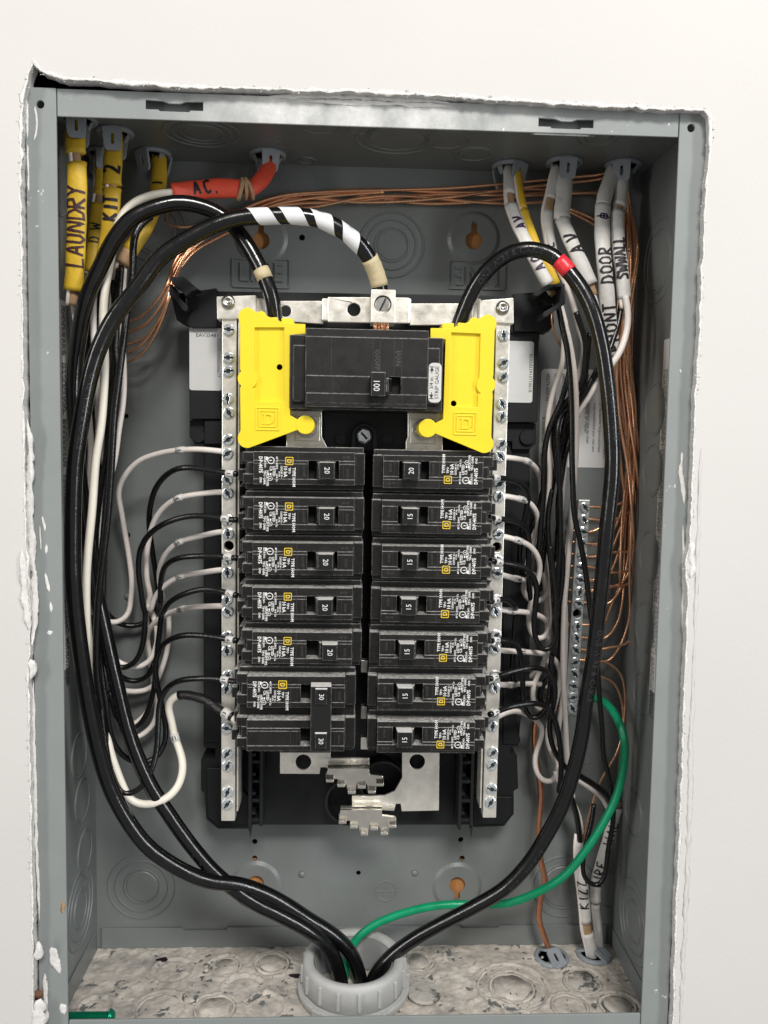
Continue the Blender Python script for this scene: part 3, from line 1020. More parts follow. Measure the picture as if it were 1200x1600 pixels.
# deeper ribs and raised pads
for pts, y in (([(296, 508), (296, 655), (345, 655), (345, 508)], 68), ([(296, 656), (296, 682), (305, 694), (319, 694), (319, 656)], 74), ([(319, 656), (319, 694), (346, 694), (346, 656)], 70),
               ([(790, 518), (842, 520), (840, 660), (788, 660)], 68), ([(788, 661), (838, 661), (838, 692), (828, 702), (800, 702), (800, 690), (788, 690)], 74),
               ([(266, 460), (338, 450), (340, 512), (300, 512), (276, 500)], 64), ([(803, 458), (862, 456), (866, 505), (858, 518), (803, 518)], 64),
               ([(338, 455), (805, 462), (805, 520), (338, 512)], 66),
               ([(319, 700), (345, 700), (345, 1095), (372, 1135), (372, 1160), (318, 1160)], 76.5), ([(786, 700), (800, 705), (800, 1095), (814, 1160), (810, 1163), (786, 1163)], 76.5),
               ([(322, 1200), (350, 1200), (390, 1247), (390, 1288), (342, 1291), (325, 1277)], 75.5), ([(740, 1245), (770, 1245), (800, 1245), (800, 1270), (786, 1288), (740, 1288)], 75.5)):
    obj('base_pad', G().plate(pp(pts, y), y, 79), 'base', bus, bevel=.5)
for x, y, r in ((310, 681, 4.5), (824, 683, 5.0), (834, 527, 4)):
    p = at(x, y, 72)
    obj('moulded_stud', G().lathe([(r, 73), (r - .3, 71.6), (0, 71.6)], (p.x, 0, p.z), 'Y', 24), 'base', bus)
# vertical rails that carry the breakers
for x0, x1 in ((388, 410), (717, 741)):
    a, b = at(x0, 1240, 56), at(x1, 1240, 56)
    zt_, zb_ = at(x0, 660, 56).z, at(x0, 1297, 56).z
    g = G()
    w = b.x - a.x
    inner = 1 if x0 < 500 else -1
    g.box(a.x, a.x + 2.0, 56, 79, zb_, zt_).box(b.x - 2.0, b.x, 58, 79, zb_ + 1.5, zt_)
    g.box(a.x + 2, b.x - 2, 72, 79, zb_ + 2, zt_)
    z = zb_ + 4
    k = 0
    while z < zt_ - 5:
        g.box(a.x + 2.01, b.x - 2.01, 59, 72, z, z + 2.0)
        g.box(a.x + 2.02, a.x + 4.2, 58, 66, z + 5, z + 7)
        z += 12.7
    sx = a.x if inner > 0 else b.x - 2
    g.add([(sx, 58, zb_ + .5), (sx + 2, 58, zb_ + .5), (sx + 1.2, 58, zb_ - 6), (sx, 62, zb_ + .5), (sx + 2, 62, zb_ + .5), (sx + 1.2, 62, zb_ - 6)], [(0, 1, 2), (3, 5, 4), (0, 2, 5, 3), (1, 4, 5, 2), (0, 3, 4, 1)])
    obj('breaker_rail', g, 'base', bus, bevel=.25)
# neutral bars
scr_l = [515, 559, 580, 623, 645, 687, 709, 750, 771, 813, 834, 874, 895, 937, 956, 995, 1017, 1056, 1076, 1116, 1138, 1178, 1197, 1238, 1257]
scr_r = [524, 567, 589, 631, 651, 694, 713, 756, 776, 815, 835, 876, 896, 938, 956, 993, 1014, 1056, 1075, 1117, 1135, 1176, 1195, 1233, 1254]
for side, sl, xa, xb, hole, y0, y1 in ((-1, scr_l, 357.5, 357, 853, 496, 1283), (1, scr_r, 783, 768, 855, 503, 1278)):
    pa, pb = at(xa, y0, 45), at(xb, y1, 45)
    xc = (pa.x + pb.x) / 2
    hz = [at(xa + (xb - xa) * (hole - y0) / (y1 - y0), hole, 45).z]
    g = G().plate([(xc - 4.2, pb.z), (xc + 4.2, pb.z), (xc + 4.2, pa.z), (xc - 4.2, pa.z)], 45, 53, [circ(xc, hz[0], 3.0, 18)])
    nb = obj('neutral_bar', g, 'tin', bus, bevel=.4)
    obj('hole_bottom', G().lathe([(3.2, 51), (0, 51)], (xc, 0, hz[0]), 'Y', 16), 'void', nb)
    obj('bar_support', G().box(xc - 3.6, xc + 3.6, 53, 78, pb.z + 6, pa.z - 6), 'base', bus)
    ex = xc - side * 5.6
    obj('bar_backing_strip', G().box(ex - .45, ex + .45, 46, 70, pb.z + 6, pa.z), 'tin', bus)
    for y in sl:
        p = at(xa + (xb - xa) * (y - y0) / (y1 - y0), y, 44)
        put_screw(ZN, 'terminal_screw', nb, (xc + random.uniform(-.5, .5) + side * .4, 45.1, p.z))
    NBX = xc
    if side < 0: XNL = xc
    else: XNR = xc
# neutral strap along the top
g = G()


def strap(pts, y0, y1):
    g.plate(pp(pts, y0), y0, y1)


hc = at(553, 484, 46)
obj('neutral_strap', G().plate(pp([(338, 463), (400, 461), (401, 497), (339, 499)], 43), 43, 53), 'tin', bus, bevel=.6)
obj('neutral_strap', G().plate(pp([(748, 469), (803, 465), (803, 506), (748, 503)], 43), 43, 53), 'tin', bus, bevel=.6)
obj('neutral_strap', G().plate(pp([(512, 464), (582, 464), (640, 465), (640, 505), (512, 503)], 45), 45, 48, [circ(hc.x, hc.z, 3.9, 20)]), 'tin', bus, bevel=.5)
obj('neutral_strap', G().plate(pp([(400, 470), (505, 470), (505, 506), (400, 499)], 52), 52, 55, [cpx(446, 486, 52, 3.4, 18)]), 'tin', bus, bevel=.4)
obj('neutral_strap', G().plate(pp([(640, 474), (748, 474), (748, 508), (640, 508)], 52), 52, 55), 'tin', bus, bevel=.4)
for a, b in ((398, 416), (503, 513), (637, 642), (738, 750)):
    pa, pb = at(a, 484, 48), at(b, 484, 48)
    obj('neutral_strap', G().box(pa.x, pb.x, 46, 53.5, pa.z - 6.5, pa.z + 6.5), 'tin', bus, bevel=.7)
for x, y in ((357, 472), (785, 481)):
    p = at(x, y, 43)
    o = obj('dome_screw', G().lathe([(4.2, 43), (4.1, 42), (3.0, 40.9), (1.6, 40.6), (1.5, 41.2), (0, 41.3)], (p.x, 0, p.z), 'Y', 20), 'steelscrew', bus, smooth=True)
# lug on the strap
pa, pb = at(580, 453, 36), at(617, 505, 36)
LUG = at(598, 478, 36)
lug = obj('neutral_lug', G().plate([(pa.x, pb.z), (pb.x, pb.z), (pb.x, pa.z), (pa.x, pa.z)], 34, 50, [circ(LUG.x, LUG.z + .6, 5.1, 22)]), 'tin', bus, bevel=.4)
sc_ = put_screw(SS, 'lug_screw', lug, (LUG.x, 36.5, LUG.z + .6), .45, 1.0)
# centre panel between the two breaker columns, with its screw
cen = obj('centre_panel', G().plate(pp([(505, 640), (640, 642), (640, 712), (505, 710)], 50), 50, 78), 'base', bus, bevel=.6)
pc = at(569, 681, 48)
out = [(pc.x + 7.5 * math.cos(math.radians(a)), pc.z + 7.5 * math.sin(math.radians(a))) for a in range(0, 181, 15)] + [(pc.x - 7.5, pc.z - 9), (pc.x + 7.5, pc.z - 9)]
inn = [(pc.x + 5.6 * math.cos(math.radians(a)), pc.z + 5.6 * math.sin(math.radians(a))) for a in range(0, 181, 15)] + [(pc.x - 5.6, pc.z - 7.4), (pc.x + 5.6, pc.z - 7.4)]
obj('screw_surround', G().plate(out, 46.5, 50.2, [inn]), 'base', cen, bevel=.3)
put_screw(HX, 'panel_screw', cen, (pc.x, 50.0, pc.z), -.75, 1.12)
for x in (532, 606):
    p = at(x, 686, 50)
    obj('moulded_stud', G().lathe([(3.6, 50.2), (3.4, 49.3), (0, 49.3)], (p.x, 0, p.z), 'Y', 20), 'base', cen)
# main bus tabs with bolts below the main breaker
for pts, bx, by in (([(447, 636), (503, 638), (503, 682), (512, 700), (512, 712), (447, 712)], 481, 668), ([(637, 641), (692, 640), (692, 712), (634, 712), (634, 690), (637, 682)], 660, 672)):
    tab = obj('main_bus_tab', G().plate(pp(pts, 40), 40, 43), 'tin', bus, bevel=.5)
    p = at(bx, by, 40)
    obj('terminal_pad', G().box(p.x - 7.2, p.x + 7.2, 38.8, 40.2, p.z - 8.0, p.z + 6.5), 'tin', tab, bevel=.3)
    g = G().lathe([(6.2, 38.8), (6.2, 37.9), (4.6, 37.7), (4.6, 38.8)], (p.x, 0, p.z), 'Y', 28, closed=True)
    g.plate(circ(p.x, p.z, 4.9, 6, .3), 34.5, 38.6, [circ(p.x, p.z, 3.0, 16)])
    obj('bolt_head', g, 'steelscrew', tab, bevel=.25)
# bare bus stabs at the foot
def z24(pts): return [(300 + a / 2.4, 1130 + b / 2.4) for a, b in pts]


hb = at(474, 1191, 62)
hb2 = at(652, 1190.5, 62)
obj('bus_plate', G().plate(pp(z24([(330, 110), (520, 110), (520, 130), (665, 131), (665, 172), (510, 172), (503, 166), (482, 166), (478, 191), (330, 190)]), 62), 62, 64, [circ(hb.x, hb.z, 5.0, 22)]), 'tin', bus, bevel=.3)
obj('bus_plate', G().plate(pp(z24([(788, 105), (928, 105), (926, 328), (786, 331), (783, 303), (765, 303), (758, 330), (600, 318), (600, 272), (720, 272), (760, 255), (788, 205)]), 62), 62, 64, [circ(hb2.x, hb2.z, 5.0, 22)]), 'tin', bus, bevel=.3)
for sx, sy in ((0, 0), (47, 156)):
    g = G()
    g.plate(pp(z24([(a + sx, b + sy) for a, b in [(510, 170), (664, 170), (667, 192), (716, 198), (716, 226), (690, 228), (692, 250), (660, 250), (654, 226), (618, 226), (616, 252), (582, 252), (577, 226), (548, 222), (546, 210), (506, 207), (506, 192)]]), 54), 54, 56.5)
    stab = obj('bus_stab', g, 'stab', bus, bevel=.5)
    pa = at(*z24([(510 + sx, 172 + sy)])[0], 58); pb = at(*z24([(664 + sx, 172 + sy)])[0], 58)
    g = G().lathe([(0, pa.x), (4.2, pa.x), (4.2, pb.x), (0, pb.x)], (0, 58.4, pa.z - 1.2), 'X', 28)
    obj('stab_bend', g, 'stab', stab)
    for fx, fy in ((518, 200), (560, 218), (599, 244), (636, 224), (674, 242), (704, 215)):
        pf = at(*z24([(fx + sx, fy + sy)])[0], 54)
        obj('stab_finger', G().taper((pf.x - 2.7, pf.x + 2.7, pf.z - 2.4, pf.z + 2.6), 56.4, (pf.x - 2.5, pf.x + 2.5, pf.z - 2.6, pf.z - .6), 50.6), 'stab', stab, bevel=.6)
for x, y in ((598, 1222), (545, 1250)):
    p = at(x, y, 70)
    g = G().lathe([(15.5, 77), (15.5, 66), (13.8, 66), (13.8, 77)], (p.x, 0, p.z), 'Y', 40, closed=True)
    obj('bus_barrier', g, 'base', bus, bevel=.3)
for k in (0, 1):
    p = at(570, 1160 + k * 40, 58)
for yy in (1040, 1112, 1160):
    p = at(571, yy, 58)
    obj('bus_tongue', G().box(p.x - 3, p.x + 3, 56, 62, p.z - 4, p.z + 4), 'tin', bus, bevel=.5)

# wire retainer hooks
def z75(pts): return [(260 + a / 7.5, 420 + b / 7.5) for a, b in pts]


hook = obj('wire_hook', G().plate(pp(z75([(35, 95), (200, 92), (378, 238), (292, 262), (232, 318), (222, 320), (180, 250), (72, 180)]), 48), 48, 60), 'base', bus, bevel=.5)
obj('wire_hook_arm', G().plate(pp(z75([(70, 180), (150, 330), (250, 440), (240, 490), (195, 495), (90, 350), (30, 300), (35, 180)]), 52), 52, 66), 'base', bus, bevel=.5)
obj('wire_hook_arm', G().plate(pp(z75([(222, 310), (240, 320), (236, 440), (216, 430)]), 54), 54, 66), 'base', bus, bevel=.3)
def z533(pts): return [(780 + a / 5.333, 420 + b / 5.333) for a, b in pts]


obj('wire_hook', G().plate(pp(z533([(270, 215), (410, 128), (548, 122), (555, 290), (470, 345), (398, 402), (362, 400), (370, 360), (440, 320), (500, 275), (520, 150), (440, 150), (320, 232)]), 36), 36, 52), 'base', bus, bevel=.5)
obj('wire_hook_arm', G().plate(pp(z533([(330, 215), (500, 150), (500, 260), (390, 310), (360, 260)]), 52), 52, 66), 'base', bus, bevel=.5)

# stickers (their two-dimensional codes are left out)
for (x0, x1, y0, y1, num, head) in ((296, 347, 510, 610, '0202432858206677', 'EAV35483'), (789, 833, 533, 629, '0202433913710618', None)):
    a, b, c, d = rect_px(x0, x1, y0, y1, 67.7)
    st = obj('serial_sticker', G().plate(rrect(a, b, c, d, 1.6), 67.6, 67.9), 'sticker', bus)
    g = G()
    if head:
        p = at(324, 524, 67.4); flat_text(g, head, 3.3, (p.x, 67.5, p.z), RG, UPV, 'CENTER')
        p = at(341.5, 559, 67.4); flat_text(g, num, 3.0, (p.x, 67.5, p.z), DN, RG, 'CENTER')
    else:
        p = at(829, 583, 67.4); flat_text(g, num, 3.0, (p.x, 67.5, p.z), DN, RG, 'CENTER')
    obj('sticker_print', g, 'print', st)

# ================================================================== branch breakers
def sqd_logo(g, cx, cz, y, s, rot=1):
    h = s / 2
    g.plate(rrect(cx - h, cx + h, cz - h, cz + h, s * .1, 2), y, y + .12, [rrect(cx - h * .80, cx + h * .80, cz - h * .80, cz + h * .80, s * .06, 2)])
    k = h * .56
    # letter D as a ring, upright relative to its print direction (rot: quarter turn)
    V = [(-k * .8, -k), (k * .35, -k), (k * .8, -k * .55), (k * .8, k * .55), (k * .35, k), (-k * .8, k)]
    I = [(-k * .35, -k * .55), (k * .2, -k * .55), (k * .38, -k * .3), (k * .38, k * .3), (k * .2, k * .55), (-k * .35, k * .55)]
    R_ = (lambda a, b: (cx + b, cz - a)) if rot == 1 else (lambda a, b: (cx + a, cz + b))
    g.plate([R_(*v) for v in V], y, y + .12, [[R_(*v) for v in I]])


def breaker_print():
    g = G()
    y = -.06
    cols = [   # x, z start, size, text  (reads downwards)
        (-5.6, 0.6, 2.3, 'TYPE HOM'), (-8.0, 0.6, 1.7, 'TIPO'), (-10.3, 1.6, 2.7, '10 kA'), (-12.4, 1.6, 1.5, '120/240 V~'), (-13.6, -1.6, 1.3, '60 Hz'),
        (-15.0, 6.6, 1.5, '40\u00b0C AWG'), (-15.0, -2.8, 1.4, '14-8 Cu'), (-16.6, 1.3, 2.0, 'LISTED'), (-18.3, 1.3, 1.8, 'C.B.'), (-21.5, 6.6, 1.5, 'ISSUE NO.'),
        (-20.2, -1.2, 1.7, 'HACR TYPE'), (-21.8, -1.2, 1.6, 'TIPO CARR'), (-24.0, 6.6, 2.7, 'DP-4075'), (-24.0, -5.0, 1.5, 'SWD')]
    for x, z, s, t in cols:
        flat_text(g, t, s * 1.05, (x + .6, y, z), DN, RG, 'LEFT', 1, 1.0, .92)
    # certification roundels and code blocks
    for x, z, r in ((-17.6, 4.4, 2.0), (-18.0, -5.6, 1.3)):
        g.plate(circ(x, z, r, 18), y, y + .05, [circ(x, z, r * .78, 18)])
        g.box(x - r * .45, x + r * .2, y, y + .05, z - .25, z + .25)
    g.box(-20.6, -19.2, y, y + .05, 4.6, 6.4)
    g.box(-19.4, -18.6, y, y + .05, -3.9, -2.6).box(-18.2, -17.4, y, y + .05, -3.9, -2.6)
    return g


def single_pole(rating, shift, label, group):
    t = thing('circuit_breaker', label, 'circuit breaker', (0, 0, 0), group)
    b = G()
    # lower case, shoulder step and terminal end
    b.box(-33.0, 34.0, 11.0, 60, -12.2, 12.2)
    b.box(-34.2, -27.6, 6.0, 30, 3.4, 9.0).box(-31.4, -27.6, 6.2, 30, -3.2, 3.3).box(-34.0, -27.6, 6.0, 30, -9.0, -3.3)
    b.box(29.2, 34.6, 6.0, 30, -9.0, 9.0)
    obj('case', b, 'phenolic', t, bevel=.5, local=True)
    f = G()
    wx0, wx1, wz0, wz1, zs = 3.1, 20.0, -5.8, 4.5, 2.8
    # upper and lower halves of the raised face, parted by the mould seam, open at the handle window
    f.box(-27.4, 29.0, 0, 11.2, wz1, 9.3)
    f.box(-27.4, wx0, 0.0, 11.2, zs, wz1 - .02).box(wx1, 29.0, 0.0, 11.2, zs, wz1 - .02)
    f.box(-27.4, wx0, .14, 11.2, wz0, zs - .04).box(wx1, 29.0, .14, 11.2, wz0, zs - .04)
    f.box(-27.4, 29.0, .14, 11.2, -9.0, wz0 - .02)
    face = obj('raised_face', f, 'phenolic', t, bevel=.28, local=True)
    obj('handle_window', G().box(wx0 - .5, wx1 + .5, 8.2, 9.0, wz0 - .5, wz1 + .5), 'void', t, local=True)
    hg = G().taper((8.9 + shift, 18.6 + shift, -5.5, 4.2), 3, (9.3 + shift * 1.3, 17.8 + shift * 1.3, -5.3, 4.0), -6.6)
    hg.taper((7.0 + shift, 9.2 + shift, -5.3, 4.0), 4, (8.3 + shift, 9.2 + shift, -5.0, 3.8), -1.0)
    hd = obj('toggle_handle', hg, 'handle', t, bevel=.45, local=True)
    n = G(); flat_text(n, rating, 4.2, (13.5 + shift * 1.3, -6.72, -.6), DN, RG, 'CENTER', 2, 1.0, .9)
    obj('rating_number', n, 'whiteprint', hd)
    obj('printing', breaker_print(), 'whiteprint', face)
    lg = G(); sqd_logo(lg, -7.5, 4.2, -.1, 4.5)
    obj('maker_emblem', lg, 'logo', face)
    e = G()
    flat_text(e, 'O/OFF', 2.2, (0.6, -.05, -1.5), DN, RG, 'CENTER', 1); flat_text(e, 'I/ON', 2.2, (24.8, .08, -2.0), DN, RG, 'CENTER', 1)
    e.box(-2.7, -2.5, -.04, .2, -8.7, 9.0).box(22.6, 22.75, .1, .2, -8.8, 2.6).box(-27.0, -2.8, -.03, .1, 7.6, 7.72)
    flat_text(e, '22 03', 1.9, (24, -.05, 6.6), LF, DN, 'CENTER', 1)
    tag(obj('moulded_marks', e, 'greyprint', face), kind='stuff')
    # terminal clamp at the load end
    c = G().box(-37.6, -33.1, 14, 36, -7.6, -1.0).box(-36.8, -33.2, 18, 40, 1.8, 8.6)
    c.plate([(-38.6, -11.5), (-33.1, -12.1), (-33.1, -8.4), (-36.5, -9.2)], 26, 44)
    obj('terminal_barrier', c, 'phenolic', t, bevel=.4, local=True)
    p = G().lathe([(2.6, 24), (2.6, 22), (0, 22)], (-34.8, 0, -4.2), 'Y', 14)
    obj('terminal_screw', p, 'steelscrew', t, local=True)
    return t


YB = 9.2
XLc, ZLc, XRc, ZRc = -35.8, 55.5, 37.9, 54.8
PITCH = 25.4
GRP = 'black branch circuit breakers in two columns'
order = ['first', 'second', 'third', 'fourth', 'fifth', 'sixth', 'bottom']
protos = {}
for i in range(5):
    key = ('20', 2.3 if i == 4 else (0, .1, -.1, .0)[i])
    lab = 'black single-pole breaker marked 20, %s from the top in the left column' % order[i]
    k2 = '20' + ('t' if i == 4 else '')
    if k2 not in protos:
        t = protos[k2] = single_pole('20', key[1], lab, GRP)
    else:
        t = copy_tree(protos[k2]); t['label'] = lab
    t.location = Vector((XLc + random.uniform(-.2, .2), YB + random.uniform(-.4, .4), ZLc - PITCH * i)) * S
    t.rotation_euler = (0, random.uniform(-.006, .006), random.uniform(-.008, .008))
for i in range(7):
    rating = '20' if i == 0 else '15'
    lab = ('black single-pole breaker marked %s, %s in the right column' % (rating, order[i] + (' from the top' if i < 6 else '')))
    if rating == '20':
        t = copy_tree(protos['20']); t['label'] = lab
    elif '15' not in protos:
        t = protos['15'] = single_pole('15', 0, lab, GRP)
    else:
        t = copy_tree(protos['15']); t['label'] = lab
    dx = -(0, 0, 0, 0, .4, 1.0, .8)[i]
    t.location = Vector((XRc + dx + random.uniform(-.2, .2), YB + random.uniform(-.4, .4), ZRc - PITCH * i)) * S
    t.rotation_euler = (0, math.pi + random.uniform(-.006, .006), random.uniform(-.008, .008))

# two-pole breaker
X2, Z2 = XLc - 3.0, ZLc - PITCH * 5
t2 = thing('circuit_breaker', 'black double-pole breaker with a long tie handle marked 30 twice, bottom left', 'circuit breaker', (X2, YB, Z2 - 12.7), GRP)
b = G().box(X2 - 33, X2 + 34, YB + 9.5, YB + 60, Z2 - PITCH - 11.6, Z2 + 12.2)
for k in (0, 1):
    z = Z2 - PITCH * k
    b.box(X2 - 34.2, X2 - 27.6, YB + 6, YB + 30, z + 3.4, z + 9).box(X2 - 31.4, X2 - 27.6, YB + 6.2, YB + 30, z - 3.2, z + 3.3).box(X2 - 34, X2 - 27.6, YB + 6, YB + 30, z - 9, z - 3.3)
    b.box(X2 + 28.4, X2 + 34.4, YB + 6, YB + 30, z - 9, z + 9)
obj('case', b, 'phenolic', t2, bevel=.5)
for k in (0, 1):
    z = Z2 - PITCH * k
    f = G()
    x0, x1, wx0, wx1, wz0, wz1 = X2 - 27.4, X2 + 28.2, X2 + 3.1, X2 + 20, z - 5.8, z + 4.5
    f.box(x0, x1, YB, YB + 11.2, wz1, z + 9.3)
    f.box(x0, wx0, YB, YB + 11.2, z + 2.8, wz1 - .02).box(wx1, x1, YB, YB + 11.2, z + 2.8, wz1 - .02)
    f.box(x0, wx0, YB + .14, YB + 11.2, wz0, z + 2.76).box(wx1, x1, YB + .14, YB + 11.2, wz0, z + 2.76)
    f.box(x0, x1, YB + .14, YB + 11.2, z - 9.0, wz0 - .02)
    face = obj('raised_face', f, 'phenolic', t2, bevel=.28)
    obj('handle_window', G().box(wx0 - .5, wx1 + .5, YB + 8.2, YB + 9, wz0 - .5, wz1 + .5), 'void', t2)
    e = G()
    if k == 0:
        pr = breaker_print(); pr.tf(Matrix.Translation((X2 + .3, YB, z - .3)))
        obj('printing', pr, 'whiteprint', face)
        lg = G(); sqd_logo(lg, X2 - 7.2, z + 4.4, YB - .1, 4.9)
        obj('maker_emblem', lg, 'logo', face)
    e.box(X2 - 2.7, X2 - 2.5, YB - .04, YB + .2, z - 8.7, z + 2.6).box(X2 + 1.0, X2 + 1.15, YB + .1, YB + .2, z - 8.7, z + 2.6)
    e.box(X2 + 22.6, X2 + 22.75, YB + .1, YB + .2, z - 8.8, z + 2.6)
    flat_text(e, 'I/ON', 2.2, (X2 + 25, YB + .08, z - 2.0), DN, RG, 'CENTER', 1)
    tag(obj('moulded_marks', e, 'greyprint', face), kind='stuff')
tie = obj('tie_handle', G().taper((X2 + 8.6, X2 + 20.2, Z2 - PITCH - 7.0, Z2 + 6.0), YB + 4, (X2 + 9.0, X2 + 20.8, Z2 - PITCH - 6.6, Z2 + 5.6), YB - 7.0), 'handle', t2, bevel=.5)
for k in (0, 1):
    z = Z2 - PITCH * k + .4
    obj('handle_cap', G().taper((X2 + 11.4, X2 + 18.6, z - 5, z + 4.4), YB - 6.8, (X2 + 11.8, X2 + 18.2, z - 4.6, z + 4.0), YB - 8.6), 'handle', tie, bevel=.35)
    n = G(); flat_text(n, '30', 4.0, (X2 + 15, YB - 8.75, z - .3), DN, RG, 'CENTER', 2, 1.0, .9)
    obj('rating_number', n, 'whiteprint', tie)
c = G()
for k in (0, 1):
    z = Z2 - PITCH * k
    c.box(X2 - 38, X2 - 34.3, YB + 14, YB + 36, z - 7.6, z - 1).box(X2 - 37, X2 - 34.3, YB + 18, YB + 40, z + 1.8, z + 8.6)
obj('terminal_barrier', c, 'phenolic', t2, bevel=.6)

# ================================================================== main breaker
a0, a1, c0_, c1_ = rect_px(477, 669, 514, 637, 4)
w0, w1, v0, v1 = rect_px(452, 692, 525, 641, 13)
mcx, mcz = (a0 + a1) / 2, (c0_ + c1_) / 2
mb = thing('main_breaker', 'wide black main breaker marked 100 between the two yellow covers', 'main breaker', (mcx, 40, c0_))
obj('case', G().box(w0, w1, 13, 60, v0, v1).box(w0 + 2, w1 - 2, 10.5, 13.2, v0 + 4, v1 - 6), 'phenolic', mb, bevel=.7)
wx0, wx1, wz0, wz1 = rect_px(581, 626, 590, 616, 4)
zs = at(570, 588, 4).z
f = G()
f.box(a0, a1, 4.4, 13.4, zs, c1_ - 4.5).box(a0, a1, 5.2, 13.4, c1_ - 4.45, c1_)
f.box(a0, wx0, 4.0, 13.4, wz0, zs - .05).box(wx1, a1, 4.0, 13.4, wz0, zs - .05).box(a0 + .4, a1 - .4, 4.0, 13.4, c0_ + 2.0, wz0 - .02).box(a0, a1, 4.8, 13.4, c0_, c0_ + 1.95)
face = obj('raised_face', f, 'phenolic', mb, bevel=.35)
obj('handle_window', G().box(wx0 - 1, wx1 + 1, 11.6, 12.4, wz0 - 1, zs + 1), 'void', mb)
h0, h1, k0, k1 = rect_px(579, 601, 580, 620, -7)
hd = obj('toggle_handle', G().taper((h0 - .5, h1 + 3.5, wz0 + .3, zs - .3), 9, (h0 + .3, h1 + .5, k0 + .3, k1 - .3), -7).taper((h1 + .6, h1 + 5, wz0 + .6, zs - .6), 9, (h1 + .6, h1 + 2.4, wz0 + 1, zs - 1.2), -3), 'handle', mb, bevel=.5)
n = G(); p = at(588, 602, -7.2); flat_text(n, '100', 4.9, (p.x, -7.15, p.z), DN, RG, 'CENTER', 2, 1.0, .85)
obj('rating_number', n, 'whiteprint', hd)
e = G()
p = at(589, 562, 4); flat_text(e, 'O/OFF', 4.0, (p.x, 4.32, p.z), DN, RG, 'CENTER', 1)
p = at(622, 560, 4); flat_text(e, 'I/ON', 4.0, (p.x, 4.32, p.z), DN, RG, 'CENTER', 1)
for x in (518, 583, 594, 616, 628):
    p = at(x, 560, 4); e.box(p.x - .08, p.x + .08, 4.34, 4.5, zs + .5, c1_ - 5)
for x in (520, 629):
    p = at(x, 610, 4); e.box(p.x - .08, p.x + .08, 3.94, 4.1, c0_ + 2.4, zs - .5)
tag(obj('moulded_marks', e, 'greyprint', face), kind='stuff')
s0, s1, r0, r1 = rect_px(669.5, 689.5, 567, 629, 10.4)
sg_ = obj('strip_gauge_label', G().plate(rrect(s0, s1, r0, r1, 2.4), 10.2, 10.6), 'paper', mb)
n = G(); p = at(683, 598, 10); flat_text(n, 'STRIP GAUGE', 3.0, (p.x, 10.1, p.z), UPV, LF, 'CENTER')
p = at(674.5, 598, 10); flat_text(n, '3/4 in.', 2.9, (p.x, 10.1, p.z), UPV, LF, 'CENTER')
zc = p.z; hh = (r1 - r0) / 2 - 2.2
for sgn in (-1, 1):
    n.box(p.x - .2, p.x + .2, 10.1, 10.2, min(zc + sgn * 5.2, zc + sgn * hh), max(zc + sgn * 5.2, zc + sgn * hh))
    n.plate([(p.x - 1.1, zc + sgn * (hh - 2.2)), (p.x + 1.1, zc + sgn * (hh - 2.2)), (p.x, zc + sgn * hh)], 10.08, 10.2)
    n.box(p.x - 1.3, p.x + 1.3, 10.1, 10.2, zc + sgn * hh - .2, zc + sgn * hh + .2)
obj('gauge_print', n, 'print', sg_)

# ================================================================== yellow lug covers
def z4(pts): return [(300 + a / 4, 420 + b / 4) for a, b in pts]


def arc(cx, cy, r, a0, a1, n=10):
    return [(cx + r * math.cos(math.radians(a0 + (a1 - a0) * i / n)), cy - r * math.sin(math.radians(a0 + (a1 - a0) * i / n))) for i in range(n + 1)]


outl = arc(345, 298, 56, 40, 200, 10) + [(300, 345), (300, 630)] + arc(345, 685, 60, 130, 230, 8) + [(300, 745), (303, 1005)] + arc(345, 1060, 60, 140, 300, 10) + \
       [(655, 1008)] + arc(708, 975, 58, 215, 505, 16) + [(612, 915), (612, 412), (708, 405), (708, 345), (580, 340)]
top_shelf = [(400, 275), (430, 258), (455, 270), (470, 300), (470, 334), (400, 334)]
pocket = [(390, 366), (577, 366), (577, 832), (395, 832), (395, 745)] + arc(345, 690, 62, -62, 42, 7) + [(390, 640)]
YC = 14.0
AX = (at(371, 580, YC).x + at(775, 580, YC).x) / 2


